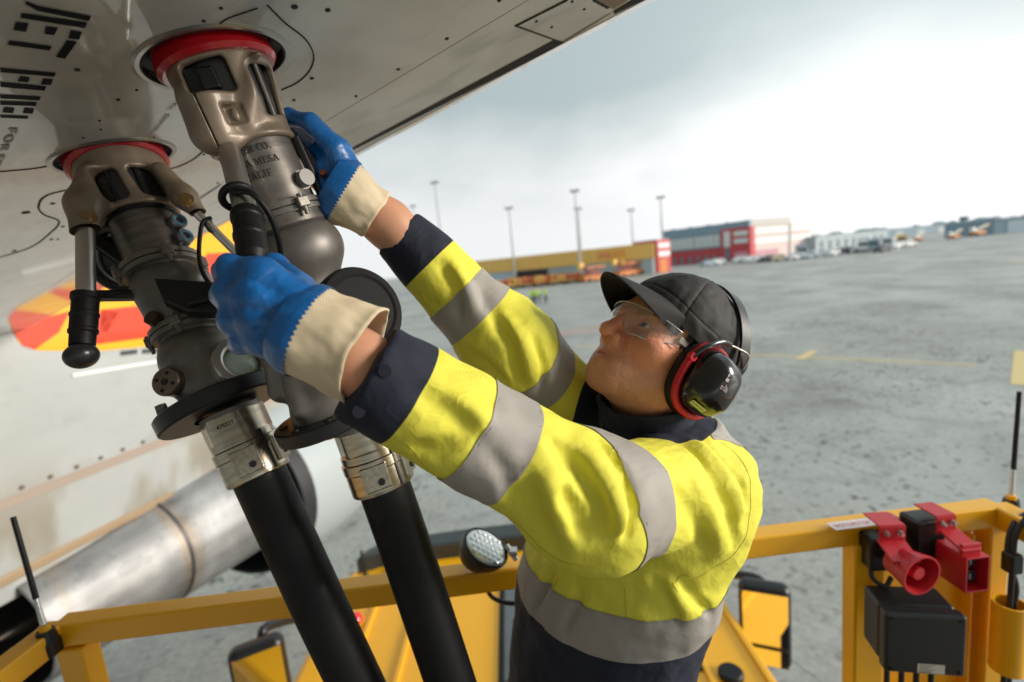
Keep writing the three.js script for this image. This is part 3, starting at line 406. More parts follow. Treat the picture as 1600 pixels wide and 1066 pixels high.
  for (let j = 0; j + 1 < rows.length; j++) for (let i = 0; i < NX; i++) { const a = j * (NX + 1) + i, b = a + NX + 1; ix.push(a, a + 1, b, b, a + 1, b + 1); }
  const wall = new THREE.BufferGeometry(); wall.setAttribute('position', new THREE.Float32BufferAttribute(pos, 3)); wall.setAttribute('uv', new THREE.Float32BufferAttribute(uv, 2)); wall.setIndex(ix); wall.computeVertexNormals();
  const pylonM = mat('#ffffff', 0.38, { map: white, clearcoat: 0.5, clearcoatRoughness: 0.2 });
  add('pylon', wall, pylonM);
  const inner = wall.clone(); { const p = inner.attributes.position, q = V(); for (let i = 0; i < p.count; i++) { q.fromBufferAttribute(p, i).add(E0); const o = q.clone().sub(E0).dot(OUT); q.addScaledVector(OUT, -2 * o).sub(E0); p.setXYZ(i, q.x, q.y, q.z); } inner.computeVertexNormals(); }
  mesh('pylon_inboard_wall', inner, pylonM, engine);
  add('pylon_closure', [slab([base(f0, lo + foot, -0.2), base(f0, lo + 1.5, -0.36), base(f0, lo + 2.4, 0), base(f0, lo + 1.5, 0.36), base(f0, lo, 0.36), base(f0, lo + foot, 0.2)], F, 0.02)], pylonM);
  // heat shield strips along the pylon foot
  const strip = (n, pts, mm, off) => add(n, slab(pts.map(([x, y]) => wl(x, y, off)), OUT, 0.012), mm);
  const tan = mat([0.36, 0.26, 0.16], 0.5, { metalness: 0.3 }), brownB = mat([0.14, 0.1, 0.075], 0.6);
  add('heat_shield_strip', box(0.006, 0.07, 5.0, 0).applyMatrix4(basis(base(0.9, lo - 0.02, 0.361), OUT, V(0, 1, 0), F.clone().negate())), mat([0.34, 0.275, 0.225], 0.6));
  for (let i = 0; i < 26; i++) add('heat_shield_bolt', new THREE.CylinderGeometry(0.014, 0.014, 0.012, 10).rotateZ(Math.PI / 2).applyMatrix4(basis(base(lerp(-0.9, 3.2, i / 25), lo + 0.045, 0.373), OUT, V(0, 1, 0), F.clone().negate())), brownB);
  add('drain_mast', box(0.05, 0.07, 1.7, 0.015).applyMatrix4(basis(base(0.3, E0.y + 0.47, 0.24), OUT, V(0, 1, 0), F.clone().negate())), tan);
  // livery: flat paint on the pylon wall, 2 mm proud, shaped on the curved rows
  const onWall = (f, y, lift) => { let j = 0; const t = y - lo; while (j + 2 < rows.length && rows[j + 1][1] < t) j++; const k = clamp((t - rows[j][1]) / (rows[j + 1][1] - rows[j][1])); const taper = 1 - 0.55 * sstep(2.9, 4.1, f); return base(f, y, lerp(rows[j][0], rows[j + 1][0], k) * taper + lift); };
  const fy = (px, py) => { const p = wl(px, py, 0.06); return [p.clone().sub(E0).dot(F), Math.min(p.y, lo + 2.28)]; };
  const livery = (name, pts, mm, lift) => { const s = new THREE.Shape(pts.map((p) => new THREE.Vector2(...fy(...p)))); const sg = new THREE.ShapeGeometry(s, 8); const ed = sg.toNonIndexed(); let tri = []; const p = ed.attributes.position; for (let i = 0; i < p.count; i += 3) tri.push([0, 1, 2].map((k) => [p.getX(i + k), p.getY(i + k)]));
    for (let it = 0; it < 3; it++) { const nx = []; for (const [a, b, c] of tri) { const ab = [(a[0] + b[0]) / 2, (a[1] + b[1]) / 2], bc = [(c[0] + b[0]) / 2, (c[1] + b[1]) / 2], ca = [(a[0] + c[0]) / 2, (a[1] + c[1]) / 2]; nx.push([a, ab, ca], [ab, b, bc], [ca, bc, c], [ab, bc, ca]); } tri = nx; }
    const out = []; for (const t of tri) for (const q of t) { const w = onWall(q[0], q[1], lift); out.push(w.x, w.y, w.z); } const gg = new THREE.BufferGeometry(); gg.setAttribute('position', new THREE.Float32BufferAttribute(out, 3)); gg.computeVertexNormals(); return add(name, gg, mm); };
  const yel = mat([0.86, 0.42, 0.01], 0.3, { clearcoat: 0.4 }), red = mat([0.75, 0.06, 0.02], 0.3, { clearcoat: 0.4 });
  livery('livery_yellow', [[8, 492], [60, 460], [125, 430], [230, 385], [330, 330], [420, 300], [430, 500], [300, 535], [150, 549], [55, 548], [28, 536]], yel, 0.003);
  livery('livery_red', [[20, 520], [60, 500], [110, 486], [90, 520], [52, 546], [34, 541]], red, 0.006);
  livery('livery_red', [[70, 548], [110, 484], [138, 488], [110, 530], [86, 549]].map(([x, y]) => [x + 48, y]), red, 0.006);
  livery('livery_red', [[160, 484], [250, 474], [300, 430], [330, 395], [370, 395], [330, 500], [228, 528], [150, 538]], red, 0.006);
  const vent = mat([0.05, 0.05, 0.055], 0.6); for (const [a, b, y] of [[186, 212, 549], [220, 258, 546], [266, 282, 543]]) livery('vent_grille', [[a, y], [b, y - 3], [b, y + 4], [a, y + 7]], vent, 0.006);
  livery('seam_lip', [[110, 584], [260, 560], [330, 546], [330, 551], [260, 565], [110, 590]], mat([0.75, 0.76, 0.75], 0.4), 0.01);
}
// ---------------------------------------------------------------- fuelling truck: platform rail, cab, mirrors, control gear
const wornR = texture(256, 256, (u, v) => 0.68 + 0.5 * (fbm(u * 12, v * 12, 5, 4) - 0.4), false);
const YEL = mat([0.9, 0.44, 0.008], 0.45, { roughnessMap: wornR, clearcoat: 0.25, clearcoatRoughness: 0.2 }), RUB = mat([0.006, 0.006, 0.007], 0.5, { specularIntensity: 0.7 }), BLK = mat([0.009, 0.0095, 0.011], 0.36), STEEL = mat([0.55, 0.54, 0.52], 0.28, { metalness: 0.95 });
const RY = 3.69, FLOOR = 2.62;
{
  const rail = thing('platform_railing', 'yellow square tube railing round the lift platform', 'railing', V(0, FLOOR, -1.08));
  const add = (n, g, m = YEL, par = rail) => mesh(n, par === rail ? shift(g, rail.position) : g, m, par);
  const bar = (a, b, w = 0.045, h = 0.05, r = 0.006) => { const d = b.clone().sub(a), l = d.length(); return box(w, l, h, r).translate(0, l / 2, 0).applyMatrix4(along(a, b, Math.abs(d.y) > 0.9 * l ? V(0, 0, 1) : V(0, 1, 0))); };
  const LC = atY(95, 985, RY - 0.01), RC = atY(1556, 800, RY - 0.02);
  add('top_rail', bar(LC, RC, 0.052, 0.055));
  add('top_rail', bar(LC.clone().add(V(-0.0, 0, 0.0)), LC.clone().add(V(-0.10, 0, 1.9)), 0.052, 0.0545)); add('top_rail', bar(RC, RC.clone().add(V(0.0, 0, 1.9)), 0.052, 0.0545));
  const post = (x, z, w = 0.06, dd = 0.05) => add('post', box(w, RY - FLOOR - 0.04, dd, 0.006).translate(x, (RY + FLOOR - 0.04) / 2, z));
  post(LC.x + 0.035, LC.z + 0.005, 0.06, 0.05); const pm = atY(1345, 838, RY - 0.03); post(pm.x + 0.005, pm.z + 0.002, 0.075, 0.05); post(RC.x - 0.015, RC.z + 0.004, 0.05, 0.055); post(LC.x - 0.1, 0.7); post(RC.x, 0.7);
  const mid = 3.15; add('mid_rail', bar(V(LC.x, mid, LC.z), V(RC.x, mid, RC.z), 0.04, 0.04)); add('kick_plate', box(RC.x - LC.x, 0.12, 0.006, 0).translate((RC.x + LC.x) / 2, FLOOR + 0.07, -1.12));
  // backing sheet for the control gear
  const sx0 = pm.x + 0.045, sx1 = RC.x - 0.045; add('backing_plate', box(sx1 - sx0, 0.72, 0.005, 0).translate((sx0 + sx1) / 2, RY - 0.42, RC.z - 0.018)); add('plate_flange', box(0.004, 0.7, 0.03, 0).translate(sx1 - 0.02, RY - 0.42, RC.z - 0.0005));
  // stickers on the rail top
  const st = (name, w, h, bg, fg, text, px, py) => { const t = print(512, 128, (c, W, H) => { c.fillStyle = bg; c.fillRect(0, 0, W, H); c.fillStyle = fg; c.font = 'bold 74px sans-serif'; c.textAlign = 'center'; c.textBaseline = 'middle'; const k = Math.min(1, 480 / c.measureText(text).width); c.setTransform(k, 0, 0, 1, W / 2, H / 2); c.fillText(text, 0, 2); }); const p = atY(px, py, RY + 0.0178), d = RC.clone().sub(LC).normalize(); add(name, new THREE.PlaneGeometry(w, h).applyMatrix4(basis(p, d, V(0, 1, 0).cross(d), V(0, 1, 0))), mat('#ffffff', 0.4, { map: t })); };
  st('sticker', 0.105, 0.034, '#e9dfe2', '#c43a40', 'MOTORSTOP', 1331, 819); st('sticker', 0.05, 0.034, '#c03038', '#e8b0b0', 'EMERGENCY', 1385, 808);
  const floor = thing('platform_floor', 'yellow lift platform floor under the railing', 'platform', V(0, FLOOR, -0.2)); mesh('floor_plate', box(2.5, 0.06, 1.95, 0.005).translate(0.06, -0.03, 0.02), YEL, floor); mesh('anti_slip_sheet', box(2.3, 0.004, 1.7, 0).translate(0.06, 0.0035, 0.05), BLK, floor);
  // whip antennas clamped to the corners
  const whip = (label, top, foot, dd) => { const B = foot, A = top, g = thing('whip_antenna', label, 'antenna', B.clone(), 'black whip antennas on the railing corners'); const m = (n, q, mm) => mesh(n, shift(q, B), mm, g); const mid2 = B.clone().lerp(A, 0.3); m('whip', rod(mid2, A, 0.0058, 0.0054, 10), RUB); m('spring', rod(B, mid2, 0.0068, 0.0045, 10), STEEL); m('foot', [new THREE.CylinderGeometry(0.016, 0.019, 0.022, 16).translate(B.x, B.y, B.z), box(0.036, 0.04, 0.036, 0.008).translate(B.x, B.y - 0.03, B.z)], BLK); m('lock_nut', new THREE.CylinderGeometry(0.011, 0.011, 0.012, 6).translate(B.x, B.y + 0.016, B.z), YEL); };
  whip('black whip antenna at the left corner of the railing before the exhaust', P(20, 808, 1.10), P(72, 992, 1.08)); whip('black whip antenna at the right corner of the railing', P(1593, 612, 1.30), P(1580, 786, 1.30));
}
{ // control gear on the right
  const z = 1.2, U = V(1, 0, 0).applyQuaternion(camera.quaternion);
  const at = (px, py, d) => P(px, py, d);
  // fixed axes of the railing: x along, y up, z towards the operator, turned a little to the left
  const yaw = new THREE.Matrix4().makeRotationY(-0.5);
  const place = (name, label, cat, p, ry) => { const g = thing(name, label, cat, p); g.rotation.y = ry; return g; };
  const dark = mat([0.026, 0.029, 0.033], 0.42), redP = mat([0.52, 0.01, 0.02], 0.4, { clearcoat: 0.2 }), tubeM = mat([0.02, 0.02, 0.02], 0.6);
  { const g = place('junction_box', 'charcoal junction box with a white label below the red horn', 'junction box', at(1426, 984, 1.13), -0.22);
    mesh('body', box(0.152, 0.142, 0.075, 0.01, 3).translate(0, 0, -0.022), dark, g); mesh('lid', box(0.157, 0.147, 0.03, 0.008, 3).translate(0, 0, 0.034), dark, g);
    const t = print(256, 128, (c, w, h) => { c.fillStyle = '#d9d4c4'; c.fillRect(0, 0, w, h); c.fillStyle = '#6b675e'; for (let i = 0; i < 5; i++) c.fillRect(16, 16 + i * 18, 150 - (i % 3) * 30, 7); c.fillStyle = '#2c2a28'; c.fillRect(14, 106, 120, 12); }); const l = mesh('label', new THREE.PlaneGeometry(0.052, 0.023), mat('#ffffff', 0.5, { map: t }), g); l.position.set(0.012, -0.056, 0.0496);
    for (const x of [-0.066, 0.066]) for (const y of [-0.062, 0.062]) { const s = mesh('screw', new THREE.CylinderGeometry(0.004, 0.004, 0.004, 12).rotateX(Math.PI / 2), BLK, g); s.position.set(x, y, 0.0495); }
    for (let i = 0; i < 4; i++) { const q = mesh('cable_gland', [new THREE.CylinderGeometry(0.010, 0.010, 0.03, 8), new THREE.CylinderGeometry(0.006, 0.006, 0.1, 10).translate(0, -0.05, 0)], tubeM, g); q.position.set(-0.05 + i * 0.03, -0.085, 0); } }
  const bracket = (g, w) => { mesh('hanger_bracket', [box(w, 0.004, 0.06, 0.001).translate(0, 0.0, -0.03), box(w, 0.042, 0.004, 0.001).translate(0, -0.021, 0.001)], redP, g); for (const x of [-w * 0.26, w * 0.26]) { const b = mesh('bolt', [new THREE.CylinderGeometry(0.0062, 0.0062, 0.004, 16).rotateX(Math.PI / 2), new THREE.CylinderGeometry(0.0042, 0.0042, 0.012, 6).rotateX(Math.PI / 2).translate(0, 0, 0.005)], STEEL, g); b.position.set(x, -0.015, 0.004); } };
  { const g = place('warning_horn', 'red trumpet horn with black back box hung on the railing', 'horn', at(1394, 822, 1.125), -0.1); bracket(g, 0.056);
    mesh('support_arm', box(0.058, 0.006, 0.06, 0.002).rotateX(0.35).translate(-0.002, -0.046, 0.025), redP, g);
    const h = mesh('horn_bell', lathe([[0.033, -0.03], [0.038, 0.0], [0.0455, 0.028], [0.046, 0.034], [0.042, 0.034], [0.034, 0.0], [0.03, -0.01], [0.001, -0.012]], new THREE.Matrix4().makeRotationX(Math.PI / 2), 44), redP, g); h.position.set(0.012, -0.078, 0.035); h.rotation.set(0.05, 0.25, 0);
    mesh('horn_centre', new THREE.CylinderGeometry(0.014, 0.018, 0.03, 24).rotateX(Math.PI / 2).translate(0, 0, 0.012), redP, h);
    mesh('back_box', box(0.078, 0.082, 0.055, 0.008).translate(0.008, -0.09, -0.05), BLK, g); mesh('cable', tube([V(-0.02, -0.12, -0.04), V(-0.022, -0.15, -0.03), V(0.0, -0.165, -0.02), V(0.02, -0.15, -0.03)], 0.0055, 20), tubeM, g); }
  { const g = place('stop_switch', 'red hooded switch box with two black push buttons', 'switch', at(1478, 806, 1.13), 0.04); bracket(g, 0.046);
    mesh('support_arm', [box(0.044, 0.006, 0.06, 0.002).rotateX(0.3).translate(0.006, -0.044, 0.03), box(0.044, 0.03, 0.008, 0.002).translate(0.01, -0.055, 0.05)], redP, g);
    const hx = 0.0255, cx = 0.012, cy = -0.105, cz = 0.03; mesh('hood', [box(0.051, 0.004, 0.075, 0.001).translate(cx, cy + 0.04, cz), box(0.051, 0.004, 0.075, 0.001).translate(cx, cy - 0.04, cz), box(0.004, 0.077, 0.075, 0.001).translate(cx - hx, cy, cz), box(0.004, 0.077, 0.075, 0.001).translate(cx + hx, cy, cz)], redP, g);
    mesh('switch_plate', box(0.046, 0.075, 0.03, 0.002).translate(cx, cy, cz - 0.02), BLK, g); for (const y of [0.018, -0.018]) { const b = mesh('push_button', new THREE.CylinderGeometry(0.0145, 0.0155, 0.02, 28).rotateX(Math.PI / 2), mat([0.03, 0.03, 0.035], 0.25), g); b.position.set(cx + 0.004, cy + y, cz + 0.006); mesh('button_mark', box(0.003, 0.012, 0.001, 0).translate(0, 0, 0.0106), mat([0.5, 0.5, 0.5], 0.5), b); }
    mesh('back_box', box(0.07, 0.11, 0.06, 0.008).translate(-0.015, -0.075, -0.045), BLK, g); }
  { const g = place('cable_holder', 'yellow tube holder with black cables at the right edge', 'tube holder', at(1576, 988, 1.2), 0);
    mesh('holder_tube', lathe([[0.031, -0.10], [0.034, -0.1], [0.034, 0.08], [0.0285, 0.08], [0.0285, -0.09]], null, 36), YEL, g);
    mesh('cable', [tube([V(0.008, -0.2, 0), V(0.004, 0.05, 0), V(0.0, 0.13, 0.01), V(-0.012, 0.2, 0), V(0.02, 0.27, -0.02), V(0.09, 0.3, -0.03)], 0.007, 30), tube([V(-0.01, -0.2, 0.004), V(-0.008, 0.05, 0.006), V(-0.012, 0.18, 0.012), V(0.004, 0.26, 0), V(0.03, 0.3, 0)], 0.006, 30)], tubeM, g); mesh('connector', box(0.03, 0.05, 0.03, 0.006).translate(-0.008, 0.19, 0.006), BLK, g); }
}
{ // cab below the platform
  const RFY = 2.3, cab = thing('truck_cab', 'yellow truck cab roof with dark roof hatch seen from above beyond the railing', 'truck cab', V(-0.12, 0, -2.9));
  const add = (n, g, m, par = cab) => mesh(n, shift(g, cab.position), m, par);
  const s = new THREE.Shape(), hw = 1.2, z0 = -3.4, z1 = -1.75; { const r = 0.16; s.moveTo(-hw + r, z0); s.lineTo(hw - r, z0); s.quadraticCurveTo(hw, z0, hw, z0 + r); s.lineTo(hw, z1); s.lineTo(-hw, z1); s.lineTo(-hw, z0 + r); s.quadraticCurveTo(-hw, z0, -hw + r, z0); }
  add('roof', new THREE.ExtrudeGeometry(s, { depth: 0.5, bevelEnabled: true, bevelSize: 0.06, bevelThickness: 0.05, bevelSegments: 5, curveSegments: 8 }).rotateX(Math.PI / 2).translate(-0.12, RFY - 0.05, 0), YEL);
  add('cab_body', box(2.44, 1.4, 1.75, 0.08, 3).translate(-0.12, 1.1, -2.6), YEL);
  for (const x of [-1.05, 0.82]) for (const k of [0, 1]) add('roof_rib', box(0.035, 0.02, 1.6, 0.008).translate(x + k * 0.27, RFY + 0.009, -2.55), YEL);
  const wet = texture(512, 512, (u, v) => { const n = noise3(u * 34, v * 30, 2), m = fbm(u * 5, v * 5, 1, 4); const drop = sstep(0.74, 0.86, n); const g = 0.36 + (m - 0.5) * 0.1 - drop * 0.2; return [g * 0.92, g * 0.99, g * 1.06]; });
  add('roof_hatch', box(1.02, 0.03, 0.98, 0.02, 3).translate(0.3, RFY + 0.012, -2.72), mat('#ffffff', 0.22, { map: wet, clearcoat: 0.5 })); add('hatch_seal', box(1.08, 0.016, 1.04, 0.008).translate(0.3, RFY + 0.006, -2.72), RUB);
  // sun visor over the windscreen
  { const v = new THREE.Shape(); v.moveTo(-1.26, -3.34); v.quadraticCurveTo(-1.22, -3.5, -1.0, -3.54); v.quadraticCurveTo(-0.12, -3.66, 0.76, -3.54); v.quadraticCurveTo(0.98, -3.5, 1.02, -3.36); v.lineTo(0.9, -3.4); v.quadraticCurveTo(-0.12, -3.5, -1.14, -3.4); v.closePath();
    add('sun_visor', new THREE.ExtrudeGeometry(v, { depth: 0.2, bevelEnabled: true, bevelSize: 0.02, bevelThickness: 0.02, bevelSegments: 3, curveSegments: 20 }).rotateX(Math.PI / 2).scale(1, 1, 1).translate(0, RFY + 0.1, -6.86 + 6.86).applyMatrix4(new THREE.Matrix4()), mat([0.03, 0.037, 0.038], 0.2)); }
  add('windscreen', box(2.2, 0.9, 0.04, 0.02).rotateX(0.12).translate(-0.12, 1.65, -3.5), C.glass);
  add('roof_cap', lathe([[0.001, 0.03], [0.05, 0.03], [0.06, 0.02], [0.06, 0]], basis(atY(1142, 1056, RFY + 0.005), V(1, 0, 0), V(0, 1, 0), V(0, 0, 1)), 24), RUB);
  { const g = thing('roof_button', 'round red dome light on the yellow cab roof between the hoses', 'lamp', atY(555, 974, RFY)); mesh('dome', smoothLathe([[0.05, 0], [0.05, 0.025], [0.042, 0.05], [0.02, 0.064], [0.0001, 0.067]], null, 28), mat([0.75, 0.012, 0.008], 0.2, { clearcoat: 0.8 }), g); mesh('collar', lathe([[0.058, 0], [0.058, 0.012], [0.05, 0.014]], null, 28), YEL, g); }
  { const p = atY(572, 905, RFY + 0.0), g = thing('roof_antenna', 'short black antenna on the far left of the cab roof', 'antenna', p); mesh('mast', new THREE.CylinderGeometry(0.009, 0.012, 0.2, 10).translate(-0.005, 0.12, 0), BLK, g); mesh('foot', new THREE.CylinderGeometry(0.016, 0.034, 0.04, 16).translate(0, 0.02, 0), BLK, g); }
  // mirrors on arms
  const glassM = mat([0.82, 0.83, 0.84], 0.03, { metalness: 1 });
  const mirror = (name, label, root, top, low, w, h, ry) => { const c = top.clone().lerp(low, 0.5), g = thing(name, label, 'mirror', c, 'door mirrors of the truck'); const A = root.clone().sub(c), T = top.clone().sub(c);
    mesh('arm', tube([A, A.clone().lerp(T, 0.5).add(V(0, 0.07, 0)), T.clone().add(V(0, 0.05, 0)), T.clone().add(V(0, -0.02, 0))], 0.026, 30, 10), BLK, g);
    const head = mesh('housing', box(w, h, 0.11, 0.05, 4), BLK, g); head.rotation.y = ry; const f = mesh('mirror_glass', box(w * 0.86, h * 0.62, 0.004, 0.0), glassM, head); f.position.set(0, h * 0.12, 0.0565); const f2 = mesh('wide_angle_glass', box(w * 0.86, h * 0.2, 0.004, 0), glassM, head); f2.position.set(0, -h * 0.34, 0.0565); };
  mirror('door_mirror', 'right hand door mirror reflecting yellow bodywork beside the jacket', P(1060, 905, 3.4), P(1190, 920, 2.95), P(1200, 1030, 2.75), 0.27, 0.52, -0.42);
  mirror('door_mirror', 'left hand door mirror low in the frame left of the hose', P(520, 968, 3.2), P(412, 1000, 2.6), P(408, 1130, 2.5), 0.26, 0.46, 0.45);
  // tyre and fender glimpsed at the right of the cab
  add('fender', new THREE.TorusGeometry(0.5, 0.09, 10, 30, Math.PI).rotateY(Math.PI / 2).translate(1.13, 0.55, -2.75), RUB); for (const x of [-1.2, 0.98]) add('wheel', new THREE.CylinderGeometry(0.48, 0.48, 0.3, 36).rotateZ(Math.PI / 2).translate(x, 0.5, -2.75), RUB);
}
{ // the truck's rear deck behind the cab, dark and low
  const deck = thing('truck_deck', 'dark steel truck deck under the lift platform', 'truck deck', V(-0.12, 0, 1.3));
  mesh('deck_plate', box(2.5, 0.12, 5.9, 0.02).translate(0, 1.25, 0), BLK, deck); mesh('tank', box(2.3, 0.9, 5.2, 0.12, 4).translate(0, 1.75, 0.3), mat([0.09, 0.09, 0.09], 0.5), deck); mesh('chassis_beam', box(0.9, 0.3, 5.8, 0.02).translate(0, 1.0, 0), BLK, deck);
  for (const z of [0.9, 2.2]) for (const x of [-1, 1]) mesh('wheel', new THREE.CylinderGeometry(0.48, 0.48, 0.34, 32).rotateZ(Math.PI / 2).translate(x, 0.48, z), RUB, deck);
}
{ // LED work lamp clamped to the railing
  const p = P(757, 858, 1.14), g = thing('work_lamp', 'black round LED work lamp with clear faceted lens clamped to the railing', 'work lamp', p); g.quaternion.copy(camera.quaternion); 
  const tilt = new THREE.Group(); tilt.name = 'lamp_head'; g.add(tilt); tilt.rotation.set(0.15, 0.15, -0.55); tilt.rotation.order = 'ZYX';
  const oval = (g2) => g2.scale(1.28, 1, 1);
  mesh('housing', oval(lathe([[0.001, -0.055], [0.030, -0.052], [0.043, -0.02], [0.046, 0.0], [0.046, 0.008], [0.042, 0.01]], new THREE.Matrix4().makeRotationX(Math.PI / 2 - 1.2), 40)), mat([0.02, 0.02, 0.022], 0.4), tilt);
  const lens = mesh('lens', oval(smoothLathe([[0.0415, 0.006], [0.035, 0.012], [0.0001, 0.014]], new THREE.Matrix4().makeRotationX(Math.PI / 2 - 1.2), 40)), mat([0.78, 0.85, 0.88], 0.12, { clearcoat: 0.7, metalness: 0.35 }), tilt);
  const cells = []; for (let i = -3; i <= 3; i++) for (let j = -2; j <= 2; j++) { const x = (i + (j & 1) * 0.5) * 0.0135, y = j * 0.0125; if (len(x / 1.28, y) < 0.034) cells.push(new THREE.SphereGeometry(0.0058, 10, 6).scale(1.05, 1, 0.6).translate(x, y, 0.0115).applyMatrix4(new THREE.Matrix4().makeRotationX(-1.2))); }
  for (const c of cells) mesh('lens_cell', c, mat([0.85, 0.9, 0.92], 0.1, { metalness: 0.3 }), lens);
  mesh('clamp', [box(0.02, 0.012, 0.03, 0.003).translate(0.066, -0.01, -0.01), rod(V(0.05, 0.0, -0.02), V(0.075, -0.03, -0.01), 0.007, 0.007, 12)], STEEL, g);
  const cb = thing('work_lamp_cable', 'black cable looping under the railing behind the jacket', 'cable', P(785, 935, 1.25)); mesh('cable', tube([P(760, 920, 1.22), P(770, 934, 1.24), P(790, 942, 1.22), P(825, 943, 1.2)].map((q) => q.sub(cb.position)), 0.0055, 24), RUB, cb);
}
// ---------------------------------------------------------------- fuel couplings and hoses
const BRONZE = mat([0.30, 0.232, 0.17], 0.42, { metalness: 0.25, clearcoat: 0.15 }), CAST = mat([0.22, 0.207, 0.195], 0.46, { metalness: 0.6 }), CASTL = mat([0.3, 0.285, 0.265], 0.46, { metalness: 0.6 }), BARE = mat([0.6, 0.58, 0.54], 0.3, { metalness: 0.95 }), NICKEL = mat([0.62, 0.56, 0.45], 0.24, { metalness: 0.95 }), REDS = mat([0.42, 0.006, 0.012], 0.3, { clearcoat: 0.5 });
const scuff = texture(256, 256, (u, v) => { const g = 0.86 + (fbm(u * 11, v * 8, 4, 4) - 0.5) * 0.3; return [g, g * 0.99, g * 0.97]; });
for (const m of [CASTL, NICKEL]) m.map = scuff;
// a frame on a coupling: y points from the hose up to the wing, z to the operator's eye; at() turns a pixel and a local z into local coordinates
function frame(A, B) { const y = A.clone().sub(B).normalize(), z = EYE.clone().sub(A); z.addScaledVector(y, -z.dot(y)).normalize(); const x = y.clone().cross(z), m = basis(A, x, y, z), inv = m.clone().invert(); return { m, inv, L: A.distanceTo(B), x, y, z, at: (px, py, zz = 0) => onPlane(px, py, A.clone().addScaledVector(z, zz), z).applyMatrix4(inv), loc: (p) => p.clone().applyMatrix4(inv), w: (x2, y2, z2) => V(x2, y2, z2).applyMatrix4(m) }; }
function coupling(label, A, B) { const g = thing('fuel_coupling', label, 'fuel coupling', A.clone()), f = frame(A, B); g.quaternion.setFromRotationMatrix(f.m); return [g, f, (n, geo, m, par = g) => mesh(n, geo, m, par)]; }
const noiseTint = (s, a = 0.5) => (x, y, z) => { const n = fbm(x * s, y * s, z * s, 4), g = 1 - a * 0.5 + (n - 0.5) * a * 2; return [g, g * 0.99, g * 0.97]; };
for (const m of [BRONZE, CAST]) m.vertexColors = true;
const ringY = (r0, r1, y, h, seg = 48) => lathe([[r0, y], [r1, y], [r1, y - h], [r0, y - h], [r0, y]].reverse(), null, seg);
// split clamp with lugs and bolts round a neck
function clampRing(add, y, r, h, a0, tilt = 0) {
  const parts = [ringY(r * 0.8, r, y + h * 0.52, h * 0.46), ringY(r * 0.8, r * 0.985, y - h * 0.06, h * 0.46)];
  for (let k = 0; k < 4; k++) { const a = a0 + k * Math.PI / 2; parts.push(box(0.016, h * 0.95, 0.012, 0.002).translate(0, y, r + 0.002).rotateY(a)); }
  const m = add('clamp_ring', parts, CASTL); for (let k = 0; k < 4; k++) { const a = a0 + k * Math.PI / 2; add('clamp_bolt', [new THREE.CylinderGeometry(0.0042, 0.0042, h * 1.5, 6).translate(0, y, r + 0.003).rotateY(a), new THREE.CylinderGeometry(0.0028, 0.0028, h * 1.9, 8).translate(0, y - h * 0.2, r + 0.003).rotateY(a)], CASTL, m); }
}
const sdf = (add, name, f, lo, hi, h, m, tint = noiseTint(60, 0.35), par) => add(name, field(f, lo, hi, h, tint), m, par);
const hoseR = texture(512, 128, (u, v) => 0.75 + 0.5 * (fbm(u * 60, v * 6, 2, 4) - 0.4), false), hoseB = texture(1024, 128, (u, v) => 0.5 + 0.12 * Math.sin((u * 260 + v * 3) * 6.2832) * 0.3 + 0.25 * (fbm(u * 60, v * 8, 6, 4) - 0.5), false);
